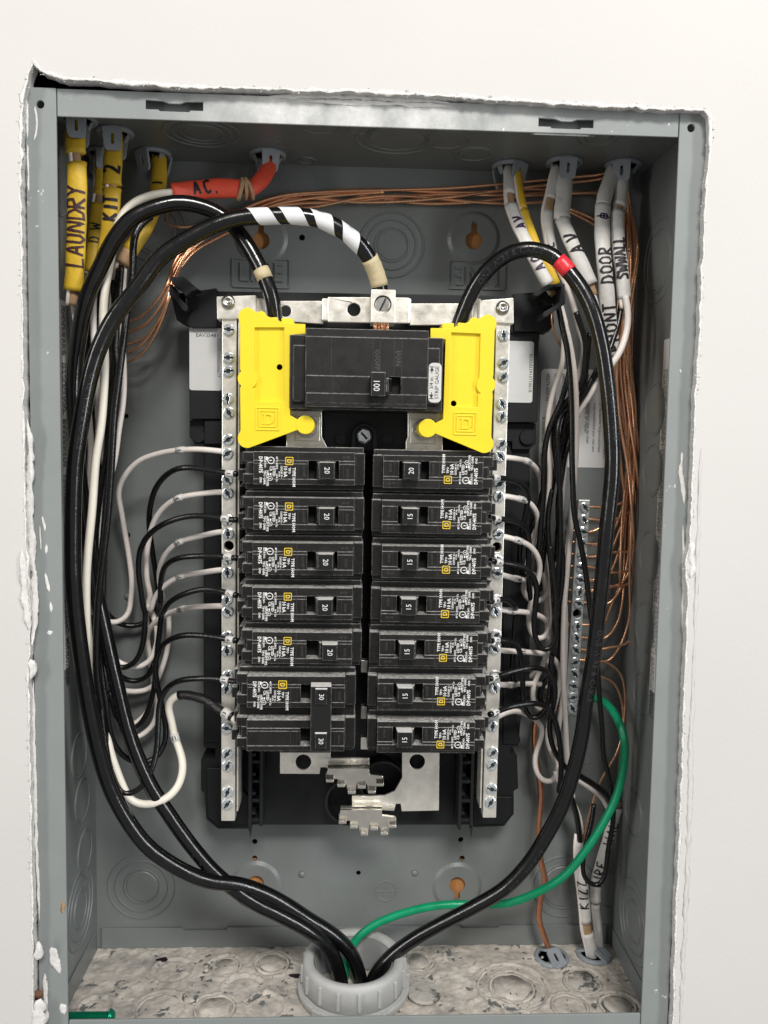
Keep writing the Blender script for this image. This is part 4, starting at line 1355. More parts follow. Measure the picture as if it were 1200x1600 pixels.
def cover(mirror, label):
    def T(pts, dz=0):
        q = pp(z4(pts), YC)
        return [((2 * AX - x), z - .6) for x, z in q][::-1] if mirror else q
    c = T([(450, 700)])[0]
    t = thing('lug_cover', label, 'lug cover', (c[0], YC + 10, c[1]), 'yellow lug covers either side of the main breaker')
    obj('front_plate', G().plate(T(outl), YC, YC + 3.2, [T(pocket)]), 'cover', t, bevel=.5)
    hx, hz = T([(545, 612)])[0] if not mirror else T([(545, 812)])[0]
    obj('pocket_floor', G().plate(T([(380, 355), (590, 355), (590, 842), (380, 842)]), YC + 2.0, YC + 4.2, [circ(hx, hz, 1.7, 16)]), 'cover', t)
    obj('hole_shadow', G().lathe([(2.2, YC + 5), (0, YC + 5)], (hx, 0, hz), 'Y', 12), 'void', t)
    q = T([(310, 345), (605, 345), (605, 900), (420, 1080), (312, 1060)])
    obj('skirt', G().plate(q, YC + 3.1, YC + 26, [[((x - c[0]) * .93 + c[0], (z - c[1]) * .97 + c[1]) for x, z in q]]), 'cover', t)
    obj('top_lip', G().plate(T(top_shelf), YC + 1.5, YC + 14), 'cover', t, bevel=.4)
    for seg_ in ([(478, 298), (533, 296), (533, 345), (472, 345)], [(556, 300), (632, 306), (634, 348), (556, 348)]):
        obj('cable_collar', G().plate(T(seg_), YC + 3, YC + 24), 'cover', t, bevel=.5)
    nub = T([(708, 975)])[0]
    obj('bolt_cap', G().lathe([(5.2, YC - .3), (5.2, YC + 20), (0, YC + 20)], (nub[0], 0, nub[1]), 'Y', 28), 'cover', t, bevel=.3)
    # raised emblem
    a, b = T([(398, 864)])[0], T([(546, 1012)])[0]
    x0, x1, z0, z1 = min(a[0], b[0]), max(a[0], b[0]), min(a[1], b[1]), max(a[1], b[1])
    g = G()
    for k in (0, 1.75):
        g.plate([(x0 + k, z0 + k), (x1 - k, z0 + k), (x1 - k, z1 - k), (x0 + k, z1 - k)], YC - .55, YC + .1, [[(x0 + k + .75, z0 + k + .75), (x1 - k - .75, z0 + k + .75), (x1 - k - .75, z1 - k - .75), (x0 + k + .75, z1 - k - .75)]])
    cx, cz, k = (x0 + x1) / 2 + .2, (z0 + z1) / 2, (x1 - x0) * .24
    Do = [(-k, -k), (k * .4, -k), (k, -k * .55), (k, k * .55), (k * .4, k), (-k, k), (-k, k * .7), (-k * .75, k * .7), (-k * .75, -k * .7), (-k, -k * .7)]
    Di = [(-k * .35, -k * .6), (k * .25, -k * .6), (k * .5, -k * .35), (k * .5, k * .35), (k * .25, k * .6), (-k * .35, k * .6)]
    g.plate([(cx + a_, cz + b_) for a_, b_ in Do], YC - .55, YC + .1, [[(cx + a_, cz + b_) for a_, b_ in Di]])
    obj('raised_emblem', g, 'cover', t, bevel=.15)
    return t


cover(False, 'bright yellow plastic cover left of the main breaker')
cover(True, 'bright yellow plastic cover right of the main breaker')

# ================================================================== ground bar
gp0, gp1 = at(913, 781, 82), at(892, 1117, 82)
gb = thing('ground_bar', 'slim silver ground bar with a row of screws at the lower right', 'ground bar', ((gp0.x + gp1.x) / 2, 85, gp1.z))
tilt = (gp0.x - gp1.x)
gh = at(903, 959, 82)
mid = (gp0 + gp1) / 2
def gx(z): return gp1.x + (gp0.x - gp1.x) * (z - gp1.z) / (gp0.z - gp1.z)


g = G().plate([(gp1.x - 3.9, gp1.z), (gp1.x + 3.9, gp1.z), (gp0.x + 3.9, gp0.z), (gp0.x - 3.9, gp0.z)], 82, 91, [circ(gx(gh.z), gh.z, 2.9, 18)])
bar = obj('bar', g, 'ground', gb, bevel=.4)
obj('hole_bottom', G().lathe([(3.1, 88), (0, 88)], (gx(gh.z), 0, gh.z), 'Y', 14), 'void', bar)
obj('standoff', G().box(mid.x - 3.4, mid.x + 3.4, 91, D - .2, gp1.z + 3, gp1.z + 12).box(gx(gp0.z - 8) - 3.4, gx(gp0.z - 8) + 3.4, 91, D - .2, gp0.z - 12, gp0.z - 3), 'base', gb)
GS = []
for y in (793, 812, 831, 849, 868, 887, 906, 925, 943, 979, 997, 1016, 1035, 1053, 1072, 1090, 1107):
    p = at(905, y, 81)
    put_screw(ZN, 'terminal_screw', bar, (gx(p.z) + .5, 82.1, p.z), None, .98)
    GS.append(Vector((gx(p.z), 86.5, p.z)))

# ================================================================== conduit bushing
bc = onz(553, 1493, -256)
BX, BY = bc.x, bc.y
bu = thing('conduit_bushing', 'grey plastic threaded conduit bushing rising from the dusty floor', 'conduit bushing', (BX, BY, ZF))
g = G().lathe([(25.5, -300), (25.5, -259), (26.2, -257.2), (27.6, -256.2), (30.4, -256.0), (32.0, -257.2), (32.4, -259.5), (32.6, -271.5), (31.8, -272.4), (31.8, -300)], (BX, BY, 0), 'Z', 72)
obj('collar', g, 'bushing', bu, smooth=True)
g = G().lathe([(31.9, -273.2), (35.4, -273.4), (35.8, -274.5), (35.4, -277.6), (31.9, -277.8)], (BX, BY, 0), 'Z', 72, closed=True)
obj('lock_ring', g, 'bushing', bu, bevel=.4)
for k in range(16):
    t = 2 * math.pi * k / 16 + .1
    x, y = BX + 32.6 * math.cos(t), BY + 32.6 * math.sin(t)
    g = G().box(-1.1, 1.1, -1.2, 1.0, -270.8, -259.5).tf(Matrix.Translation((x, y, 0)) @ Matrix.Rotation(t + math.pi / 2, 4, 'Z'))
    obj('grip_rib', g, 'bushing', bu, bevel=.5)
for k in range(5):
    t = 2 * math.pi * k / 5 - 1.0
    x, y = BX + 35.6 * math.cos(t), BY + 35.6 * math.sin(t)
    g = G().box(-3, 3, -1.5, 1.5, -278, -273).tf(Matrix.Translation((x, y, 0)) @ Matrix.Rotation(t + math.pi / 2, 4, 'Z'))
    obj('ring_lug', g, 'bushing', bu, bevel=.4)
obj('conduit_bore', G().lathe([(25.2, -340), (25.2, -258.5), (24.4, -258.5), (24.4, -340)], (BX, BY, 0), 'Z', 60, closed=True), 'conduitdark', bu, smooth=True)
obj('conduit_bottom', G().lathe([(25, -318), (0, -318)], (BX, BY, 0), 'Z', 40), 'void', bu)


# ================================================================== cable connectors
def connector(c, ang, label, s=-1, r=11.0, parent=None):
    """push-in connector; s = -1 hangs under the top wall, +1 stands on the floor"""
    t = thing('cable_connector', label, 'cable connector', c, 'blue grey push-in cable connectors')
    x, y, z = c
    g = G().lathe([(r, 0), (r + .3, s * .8), (r - .2, s * 2.0), (r - 1.8, s * 2.6), (r - 2.4, s * 2.0), (r - 2.8, 0)], (0, 0, 0), 'Z', 36, closed=True)
    g.tf(Matrix.Translation(c))
    obj('flange', g, 'connector', t, smooth=True)
    obj('throat', G().lathe([(r - 2.6, s * .25), (0, s * .25)], (x, y, z), 'Z', 24), 'void', t)
    for k in (0, 1):
        g = G().plate([(-5.6, 0), (5.6, 0), (4.9, 10.5), (3.6, 12.6), (-3.6, 12.6), (-4.9, 10.5)], -.8, .8, [rrect(-.9, .9, 3.2, 9.0, .8, 3)])
        m = Matrix.Translation(c) @ Matrix.Rotation(ang + math.pi * k, 4, 'Z') @ Matrix.Translation((0, -r + .6, s * 1.2)) @ Matrix.Rotation(-math.radians(64 if s > 0 else 13) * (1 if s > 0 else -1), 4, 'X')
        if s < 0: m = m @ Matrix.Rotation(math.pi, 4, 'Y')
        obj('gripping_tab', g.tf(m), 'connector', t, bevel=.35)
    for k in (0, 1) if s < 0 else ():
        g = G().plate([(-2.2, 0), (2.2, 0), (1.5, 6.0), (-1.5, 6.0)], -.6, .6)
        m = Matrix.Translation(c) @ Matrix.Rotation(ang + math.pi / 2 + math.pi * k, 4, 'Z') @ Matrix.Translation((0, -r + 2.4, s * 1.2)) @ Matrix.Rotation(-math.radians(28) * (1 if s > 0 else -1), 4, 'X')
        if s < 0: m = m @ Matrix.Rotation(math.pi, 4, 'Y')
        obj('side_tab', g.tf(m), 'connector', t, bevel=.3)
    return t


CON = {}
for key, px, py, ang, lab in (('L1', 122, 184, .2, 'connector holding the foremost yellow cable marked LAUNDRY in the top left corner'),
                              ('L2', 180, 205, .1, 'connector holding the yellow cable marked KIT 2'),
                              ('LW', 158, 237, .5, 'connector behind KIT 2 holding the yellow cable marked DW'),
                              ('L3', 240, 238, -.6, 'connector holding the yellow cable marked 1'),
                              ('AC', 418, 240, .3, 'connector holding the red cable marked A.C.'),
                              ('R1', 797, 258, .5, 'connector holding one grey and one slim yellow cable on the right'),
                              ('R2', 882, 252, .0, 'middle right connector gripping two off-white cables'),
                              ('R3', 974, 256, -.4, 'rightmost connector holding the FRONT DOOR cable')):
    p = onz(px, py, ZTI)
    CON[key] = p
    connector((p.x, p.y, ZTI), ang, lab, -1, 10.6 if key[0] == 'L' else 11.4)
for key, px, py, ang, lab in (('B1', 862, 1497, .3, 'connector in the floor where the thick bare copper wire enters'), ('B2', 928, 1492, .9, 'connector in the floor corner gripping two off-white cables')):
    p = onz(px, py, ZF + 1.5)
    CON[key] = p
    connector((p.x, p.y, ZF + 1.2), ang, lab, 1, 11.5)


# ================================================================== service cables
def cable(name, label, cat, P, r, m, group=None, seg=20, rad=None):
    t = thing(name, label, cat, P.C[0], group)
    obj('jacket', tube(G(), P, r, seg=seg, rad=rad), m, t, smooth=True)
    return t


def emboss(t, P, s_txt, px, py, r, size, ang=0.0, flip=1, up=-1, m='cableprint', sp=1.1):
    V, F = text2d(s_txt, size, 'CENTER', 2, sp)
    obj('jacket_lettering', wrap(G(), V, F, P, P.near(px, py), r, ang=ang, off=.05, flip=flip, upsign=up), m, t)


GC = 'thick black service cables'
# left hot leg
A = Path(depth_pts([(432, 520, 40), (429, 492, 38), (426, 470, 36), (416, 440, 36), (398, 402, 37), (376, 367, 38), (351, 340, 38), (319, 324, 36), (281, 317, 33), (240, 325, 30), (205, 342, 28),
                    (178, 375, 27), (157, 417, 28), (135, 467, 29), (122, 533, 31), (116, 600, 33), (120, 700, 36), (130, 800, 38), (141, 880, 39), (156, 950, 40), (169, 1010, 40), (181, 1063, 40),
                    (203, 1150, 40), (233, 1223, 40), (267, 1277, 40), (300, 1323, 40), (333, 1361, 40), (367, 1390, 40), (400, 1412, 41), (443, 1433, 43), (486, 1457, 46), (515, 1484, 50), (530, 1520, 52), (537, 1570, 54), (540, 1640, 55)], (0,)))
ta = cable('service_cable', 'thick black cable arching from the left yellow cover, ringed once with masking tape', 'cable', A, 4.5, 'rubber', GC)
s = A.near(411, 428)
obj('tape_ring', tube(G(), A, 4.7, s0=s - 3, s1=s + 3.4, seg=24), 'masking', ta, smooth=True)
emboss(ta, A, 'XHHW-2 ONE WIRE 2AWG', 180, 1063, 4.5, 4.6, .75)
emboss(ta, A, '12-12-2021 12:38', 330, 1357, 4.5, 4.6, .5, m='cableprint')
# taped neutral
B = Path(depth_pts([(598, 520, 42), (598, 500, 42), (597, 470, 42), (594, 450, 41), (586, 422, 38), (573, 396, 34), (553, 374, 31), (525, 354, 29), (493, 341, 28), (455, 337, 27), (411, 338, 26), (376, 340, 25),
                    (335, 352, 23), (287, 377, 21), (250, 402, 19), (217, 447, 17), (180, 494, 15), (154, 545, 14), (138, 600, 13), (127, 660, 12), (118, 720, 12), (114, 813, 13), (115, 913, 14), (121, 980, 16), (130, 1047, 18),
                    (141, 1113, 20), (154, 1172, 22), (172, 1230, 24), (200, 1283, 26), (233, 1325, 28), (283, 1359, 31), (327, 1377, 35), (367, 1381, 40), (400, 1390, 44), (443, 1411, 48), (483, 1437, 52), (525, 1464, 55),
                    (550, 1492, 57), (563, 1530, 58), (566, 1580, 58), (566, 1650, 58)], (0,)))
lug_s = B.near(597, 462)
tb = cable('service_cable', 'thick black cable spirally wrapped with white tape, running to the top centre lug', 'cable', Path([B.frame(lug_s - 2 + (B.L - lug_s + 2) * k / 150)[0] for k in range(151)]), 4.6, 'rubber', GC)
s = B.near(586, 424)
obj('tape_ring', tube(G(), B, 5.1, s0=s - 9.5, s1=s + 7.5, seg=24, rad=lambda q: 1 + .03 * math.sin(q * 1.3)), 'masking', tb, smooth=True)
sA, sB = B.near(568, 388), B.near(386, 339)
pitch, wd = (sB - sA) / 4.0, (sB - sA) / 4.0 * .66
g = G()
V, F = [], []
nk = 96
for k in range(-8, nk + 6):
    q = 2 * math.pi * 4 * k / nk
    for f in (0, 1):
        ss = sA + pitch * q / (2 * math.pi) + (f - .5) * wd
        ss = max(sA - 1, min(sB + 1.5, ss))
        c, t_, Bb, Nn = B.frame(ss)
        qq = q + math.pi * .95
        V.append(c + Nn * (4.85 * math.sin(qq)) + Bb * (4.85 * math.cos(qq)))
for k in range(nk + 13):
    F.append((2 * k, 2 * k + 1, 2 * k + 3, 2 * k + 2))
obj('white_tape_spiral', g.add(V, F), 'whitetape', tb, smooth=True)
# stranded copper end under the lug
g = G()
for k in range(19):
    a = k * 2.4
    rr = 3.9 * math.sqrt((k + .5) / 19)
    x, y = LUG.x + rr * math.cos(a) * 1.15, 43 + rr * math.sin(a)
    tube(g, Path([(x, y, LUG.z - 6), (x + random.uniform(-.4, .4), y, at(598, 505, 42).z - 1), (x + random.uniform(-.9, .9), y - .3, at(598, 516, 42).z + random.uniform(-1.5, 1))]), .85, seg=7)
obj('copper_strands', g, 'copper', tb, smooth=True)
emboss(tb, B, 'ONE WIRE & CABLE', 137, 640, 4.6, 4.4, -.5)
# right hot leg
C = Path(depth_pts([(713, 530, 40), (716, 508, 38), (721, 496, 37), (730, 473, 35), (742, 449, 33), (757, 427, 31), (771, 413, 30), (788, 400, 29), (814, 390, 27), (836, 390, 26), (857, 396, 24), (877, 411, 22), (894, 431, 20),
                    (911, 455, 18), (927, 490, 16), (940, 540, 15), (949, 600, 14), (955, 667, 14), (957, 733, 14), (953, 780, 15), (948, 827, 16), (942, 893, 18), (935, 960, 20), (927, 1027, 22), (916, 1093, 24), (909, 1149, 26),
                    (896, 1205, 28), (877, 1261, 31), (851, 1310, 34), (825, 1350, 37), (787, 1389, 41), (733, 1421, 46), (683, 1447, 50), (640, 1472, 52), (607, 1498, 53), (585, 1527, 54), (575, 1570, 55), (572, 1640, 55)], (0,)))
tcb = cable('service_cable', 'thick black cable banded with red tape, looping down the right side into the conduit', 'cable', C, 4.45, 'rubber', GC)
s = C.near(881, 418)
obj('red_tape_band', tube(G(), C, 4.7, s0=s - 4.6, s1=s + 4.6, seg=24), 'redtape', tcb, smooth=True)
emboss(tcb, C, 'ONE WIRE & CABLE 1/0', 800, 396, 4.45, 4.6, 0.25, m='cableprint')
emboss(tcb, C, '12-12-2021 12:38', 955, 640, 4.45, 4.6, -.2)
emboss(tcb, C, 'ONE WIRE & CABLE', 926, 1035, 4.45, 4.6, -.1)
emboss(tcb, C, '2-12-2021 12:38', 822, 1352, 4.45, 4.6, -.2)


# ================================================================== sheathed cables
def sheath(t, P, px0, py0, px1, py1, a, b, m, name='sheath', endwob=.06):
    s0, s1 = P.near(px0, py0), P.near(px1, py1)
    if s0 > s1: s0, s1 = s1, s0
    ph = random.random() * 9
    return obj(name, tube(G(), P, a, b, s0, s1, seg=18, rad=lambda q: 1 + .025 * math.sin(q * .35 + ph) + (endwob if min(q - s0, s1 - q) < 2 else 0)), m, t, smooth=True)


def scrawl(t, P, txt, px, py, h, a, b, ang=0.0, m='ink', flip=-1, w=.13, adv=.8, seed=1, up=1, name='marker_lettering'):
    V, F = hand(txt, h, w, adv, .035, seed)
    obj(name, wrap(G(), V, F, P, P.near(px, py), a, b, ang, .34, flip, up), m, t)


def zc80(pts): return [(80 + a / 5.333, 170 + b / 5.333) for a, b in pts]


GY = 'yellow sheathed cables hanging in the top left corner'


def nm(label, pts, ys, group, secs, inner=('kraft', 2.0), name='sheathed_cable'):
    if pts[0][1] < 300:      # seat the cable well inside its connector
        pts = [(x_, y_, d_ + max(0, 8 - 2.5 * i_)) for i_, (x_, y_, d_) in enumerate(pts)]
    P = Path(depth_pts(pts, ys))
    t = thing(name, label, 'cable', P.C[0], group)
    for (x0, y0, x1, y1, a, b, m) in secs:
        sheath(t, P, x0, y0, x1, y1, a, b, m)
    if inner:
        obj('paper_filler', tube(G(), P, inner[1] * 1.35, inner[1] * .7, 1, P.L - 1, seg=10), inner[0], t, smooth=True)
        q = Path([p + Vector((-inner[1] * 1.3, -.4, 0)) for p in P.C])
        obj('inner_wire', tube(G(), q, 1.3, None, 1, q.L - 1, seg=8), 'whitewire', t, smooth=True)
    return t, P


p = CON['L1']
t, P = nm('yellow cable hanging at the far left, marked LAUNDRY in dark marker', [(117, 176, 30), (117, 200, 29), (118, 240, 28), (120, 262, 28), (120, 330, 29), (118, 400, 31), (115, 453, 33), (113, 480, 35)], (0,), GY,
          [(117, 180, 118, 241, 5.6, 2.9, 'yellowsheath'), (120, 256, 115, 453, 5.5, 2.9, 'yellowsheath')])
scrawl(t, P, 'LAUNDRY', 118, 352, 8.6, 5.5, 2.9, 0, 'brownink', adv=.74, seed=4, w=.15, up=1)
t, P = nm('yellow cable marked KIT 2, beside the LAUNDRY cable', [(180, 205, 48), (178, 225, 47), (176, 260, 46), (175, 290, 46), (174, 330, 46), (170, 370, 47), (163, 410, 48), (158, 440, 50)], (0,), GY,
          [(179, 212, 175, 290, 5.4, 3.0, 'yellowsheath'), (175, 294, 163, 410, 5.2, 2.9, 'yellowsheath')])
scrawl(t, P, '2', 177, 266, 8.0, 5.4, 3.0, 0, 'ink', seed=2, w=.22, up=1)
scrawl(t, P, 'KIT', 172, 325, 6.6, 5.2, 2.9, 0, 'ink', seed=3, w=.24, adv=.9, up=1)
t, P = nm('yellow cable marked DW, half hidden behind the KIT 2 cable', [(157, 235, 80), (156, 250, 78), (155, 300, 74), (151, 330, 72), (147, 380, 70), (142, 430, 68)], (0,), GY,
          [(156, 242, 154, 306, 3.6, 2.6, 'yellowsheath'), (151, 322, 143, 425, 4.2, 2.7, 'yellowsheath')])
scrawl(t, P, 'DW', 148, 358, 5.5, 4.0, 2.7, -.2, 'ink', seed=5, w=.16, adv=1.4, up=1)
t, P = nm('yellow cable marked 1, bending down behind the black loops', [(246, 240, 78), (249, 260, 76), (246, 300, 72), (234, 340, 66), (218, 370, 62), (200, 396, 60), (190, 412, 60), (183, 440, 60)], (0,), GY,
          [(247, 248, 203, 392, 4.9, 3.0, 'yellowsheath'), (202, 394, 190, 413, 4.3, 3.0, 'kraft')])
scrawl(t, P, '1', 246, 291, 5.0, 4.9, 3.0, 0, 'ink', seed=2, w=.3, up=1)
# red A.C. cable
t, P = nm('red cable with tied sheath marked A.C.', [(427, 232, 76), (424, 250, 72), (416, 270, 68), (402, 288, 64), (386, 297, 60), (370, 295, 58), (340, 294, 56), (300, 298, 52), (270, 301, 48), (255, 303, 46)], (0,), None,
          [(427, 236, 384, 297, 4.9, 3.6, 'redsheath'), (378, 295, 268, 301, 5.7, 3.4, 'redsheath')], None)
ss = P.near(380, 296)
obj('inner_wire', tube(G(), P, 2.4, None, P.near(395, 292), P.near(365, 295), seg=10), 'blackwire', t, smooth=True)
g = G()
for k in range(3):
    q = Path([P.frame(ss - 3 + k * 2.6)[0] + P.frame(ss)[3] * (6.2 * math.cos(a) * (1 if k != 1 else .9)) + P.frame(ss)[2] * (4.6 * math.sin(a)) + P.frame(ss)[1] * (math.cos(a) * (2 - k * 2)) for a in [math.radians(d) for d in range(-40, 230, 30)]])
    tube(g, q, 1.25, .7, seg=8)
obj('paper_tie', g, 'kraft', t, smooth=True)
scrawl(t, P, 'AC.', 325, 294, 6.4, 5.7, 3.4, .1, 'ink', flip=-1, seed=6, w=.2, adv=1.0, up=1)


def z46(pts): return [(760 + a / 4.615, 220 + b / 4.615) for a, b in pts]


GR = 'off-white sheathed cables hanging at the top right'
t, P = nm('off-white cable with purple marker under the right arching black cable', [(794, 258, 80), (796, 275, 76), (796, 303, 70), (798, 322, 66), (810, 354, 58), (824, 382, 52), (847, 428, 48), (856, 444, 48), (868, 462, 50)], (0,), GR,
          [(795, 262, 796, 303, 3.7, 2.8, 'greysheath'), (798, 320, 856, 444, 3.8, 2.9, 'greysheath')])
scrawl(t, P, 'AV', 808, 350, 5.4, 3.8, 2.9, -.2, 'purpleink', seed=8, w=.24, adv=1.05, up=1)
scrawl(t, P, 'AC', 838, 412, 5.2, 3.8, 2.9, 0, 'purpleink', seed=9, w=.2, adv=1.05, up=1)
t, P = nm('slim yellow cable hanging beside the off-white cables on the right', [(806, 258, 78), (809, 270, 75), (812, 298, 70), (818, 330, 64), (827, 356, 58), (838, 384, 52), (860, 424, 50), (868, 444, 51)], (0,), None,
          [(808, 264, 818, 328, 2.7, 2.4, 'yellowsheath'), (818, 330, 868, 443, 2.9, 2.5, 'yellowsheath')], ('kraft', 1.4))
t, P = nm('off-white cable split open above a paper filler, left of the middle right pair', [(874, 256, 72), (869, 270, 70), (860, 311, 66), (857, 322, 65), (855, 336, 64), (857, 361, 62), (861, 385, 60), (866, 410, 58)], (0,), GR,
          [(872, 262, 860, 311, 3.4, 2.7, 'greysheath'), (855, 332, 864, 400, 3.3, 2.7, 'greysheath')], ('kraft', 2.3))
scrawl(t, P, 'E', 862, 383, 5, 3.4, 2.7, .5, 'ink', seed=10, w=.2, up=1)
t, P = nm('wide off-white cable bending right with a zigzag marker scrawl', [(886, 258, 70), (883, 275, 68), (881, 307, 64), (878, 340, 60), (884, 358, 56), (899, 393, 48), (912, 419, 42), (922, 444, 40), (929, 465, 42)], (0,), GR,
          [(885, 264, 878, 341, 5.0, 3.0, 'greysheath'), (878, 344, 922, 444, 4.4, 3.0, 'greysheath')], ('kraft', 1.8))
scrawl(t, P, 'AV', 892, 378, 7.4, 4.6, 3.0, -.1, 'ink', seed=11, w=.2, adv=1.3, up=1)
t, P = nm('off-white cable marked FRONT DOOR in black marker', [(962, 258, 72), (957, 272, 70), (948, 296, 66), (942, 322, 62), (941, 372, 56), (944, 415, 52), (947, 445, 50), (949, 470, 50), (953, 515, 52), (958, 545, 54), (962, 570, 56)], (0,), GR,
          [(960, 264, 942, 320, 4.7, 3.2, 'greysheath'), (942, 324, 960, 555, 4.7, 3.2, 'greysheath')])
scrawl(t, P, '@', 941, 343, 6.0, 4.7, 3.2, 0, 'purpleink', seed=12, w=.14, up=1)
scrawl(t, P, 'DOOR', 943, 413, 7.0, 4.7, 3.2, -.1, 'ink', seed=13, w=.17, adv=.84, up=1)
scrawl(t, P, 'FRONT', 953, 507, 7.0, 4.7, 3.2, 0, 'ink', seed=14, w=.18, adv=.86, up=1)
t, P = nm('off-white cable at the far right with a smudged black WALL marking', [(978, 260, 72), (974, 274, 70), (968, 322, 64), (965, 335, 62), (966, 383, 58), (972, 426, 54), (975, 466, 52), (978, 485, 52)], (0,), GR,
          [(977, 266, 968, 322, 4.1, 3.0, 'greysheath'), (965, 332, 975, 466, 4.3, 3.0, 'greysheath')])
scrawl(t, P, 'SWWALL', 970, 402, 6.0, 4.3, 3.0, .15, 'ink', seed=15, w=.24, adv=.72, up=1)


def z47(pts): return [(820 + a / 4.706, 1180 + b / 4.706) for a, b in pts]


GB_ = 'off-white sheathed cables rising from the floor connector'
t, P = nm('off-white cable rising from the floor with a split end and zigzag marker', [(927, 1500, 84), (922, 1475, 83), (916, 1450, 82), (915, 1435, 82), (911, 1392, 82), (907, 1360, 82), (906, 1316, 82), (908, 1300, 83)], (0,), GB_,
          [(926, 1495, 918, 1456, 4.0, 3.2, 'greysheath'), (916, 1440, 906, 1316, 3.8, 3.2, 'greysheath')], ('kraft', 2.6))
scrawl(t, P, 'KIZZ', 911, 1390, 6.2, 3.8, 3.2, -.3, 'ink', flip=1, seed=16, w=.16, adv=1.0, up=-1)
t, P = nm('off-white cable leaning right behind the green wire, marked in black', [(938, 1500, 88), (936, 1475, 88), (935, 1456, 88), (930, 1409, 87), (933, 1371, 86), (945, 1329, 86), (956, 1290, 86), (964, 1263, 86), (968, 1250, 86)], (0,), GB_,
          [(938, 1497, 930, 1412, 2.9, 2.6, 'greysheath'), (930, 1410, 964, 1263, 3.9, 3.0, 'greysheath')], ('kraft', 1.6))
scrawl(t, P, 'FIRE', 937, 1362, 6.0, 3.9, 3.0, -.1, 'ink', flip=1, seed=17, w=.15, adv=.9, up=-1)
scrawl(t, P, 'WAL', 953, 1298, 6.0, 3.9, 3.0, -.1, 'ink', flip=1, seed=18, w=.14, adv=.9, up=-1)

# ================================================================== branch wires
def marker(t, P, px, py, txt, r):
    s = P.near(px, py)
    o = obj('wire_marker', tube(G(), P, r + .35, None, s - 2.6, s + 2.6, seg=12), 'paper', t, smooth=True)
    c, T_, B_, N_2 = P.frame(s)
    n = G()
    V, F = text2d(txt, 3.4, 'CENTER', 1)
    wrap(n, [(b, a) for a, b in V], F, P, s, r + .35, ang=0, off=.06, flip=1, upsign=1)
    obj('marker_number', n, 'print', o)


def wire(kind, label, pts, ys, marks=(), group=None, r=None, m=None):
    P = Path(depth_pts(pts, ys))
    mm = m or {'white': 'whitewire', 'cream': 'creamwire', 'black': 'blackwire', 'copper': 'copper', 'green': 'greenwire'}[kind]
    r = r or {'white': 1.75, 'cream': 2.35, 'black': 1.75, 'copper': 1.0, 'green': 2.6}[kind]
    nm_ = {'white': 'white_wire', 'cream': 'white_wire', 'black': 'black_wire', 'copper': 'copper_wire', 'green': 'green_wire'}[kind]
    t = thing(nm_, label, 'wire', P.C[0], group)
    obj('conductor', tube(G(), P, r, seg=10 if kind != 'copper' else 8), mm, t, smooth=True)
    for px, py, txt in marks:
        marker(t, P, px, py, txt, r)
    return t, P


def zL(pts): return [(100 + a / 4.286, 660 + b / 4.286) for a, b in pts]
def zM(pts): return [(100 + a / 4.286, 940 + b / 4.286) for a, b in pts]
def zR(pts): return [(770 + a / 5.714, 680 + b / 5.714) for a, b in pts]
def zS(pts): return [(770 + a / 5.714, 940 + b / 5.714) for a, b in pts]


WL = 'white wires from the left bundle to the left neutral bar'
wire('white', 'white wire curving to the left bar beside the first breaker, topmost of its row', zL([(1110, 200), (1070, 195), (900, 180), (780, 185), (650, 205), (500, 260), (400, 370), (365, 470), (385, 600), (410, 750), (440, 930), (455, 1080), (445, 1210)]) + zM([(440, 60), (400, 120), (340, 145), (280, 130), (235, 80), (215, -100), (205, -500)]),
     (49, 52, 70, 84, 84, 78, 62), [(282, 703, '1')], WL)
wire('white', 'white wire into the left bar beside the second breaker, second of its row', zL([(1110, 470), (1050, 466), (900, 480), (770, 505), (690, 550), (620, 630), (580, 730), (555, 880), (555, 1050), (580, 1180)]) + zM([(560, 0), (600, 100), (625, 200), (618, 300), (570, 400), (500, 440), (420, 430), (330, 380), (270, 250), (235, 0)]),
     (49, 52, 66, 76, 74, 70, 60), [(280, 778, '3')], WL)
wire('white', 'white wire into the left bar beside the third breaker, looping low', zL([(1110, 735), (1060, 731), (900, 765), (770, 800), (690, 870), (650, 950), (638, 1020), (650, 1130), (680, 1220)]) + zM([(695, 40), (703, 150), (700, 240), (688, 340), (655, 450), (615, 545), (560, 590), (480, 603), (380, 590), (300, 500), (250, 300)]),
     (49, 54, 72, 86, 88, 84, 70), [(280, 847, '5')], WL)
wire('white', 'white wire into the left bar beside the fourth breaker', zL([(1110, 985), (1060, 986), (900, 1010), (780, 1030), (680, 1090), (610, 1170), (575, 1270)]) + zM([(560, 30), (552, 180), (560, 280), (590, 420), (610, 600), (625, 700), (605, 810), (560, 865), (480, 912), (420, 900), (350, 700)]),
     (49, 54, 68, 82, 86, 86, 76), [(284, 900, '7')], WL)
wire('white', 'white wire marked 10 N into the left bar beside the fourth breaker', zM([(1110, 35), (1060, 30), (900, 35), (790, 50), (700, 80), (620, 130), (570, 190), (556, 290), (588, 450), (598, 560), (570, 720), (510, 790), (450, 830), (380, 780), (320, 600)]),
     (49, 54, 70, 84, 90, 88, 80), [(284, 952, '10')], WL)
BL = 'black wires from the left bundle to the left breakers'
wire('black', 'black wire to the first left breaker, outermost curve', zL([(1160, 345), (1090, 340), (950, 315), (800, 302), (700, 340), (620, 430), (580, 550), (570, 680), (590, 850), (620, 1050), (635, 1200)]) + zM([(625, 0), (600, 90), (530, 148), (450, 165), (380, 150), (290, 80), (240, -60), (225, -300)]),
     (30, 38, 60, 84, 92, 88, 66), [(361, 741, '1')], BL)
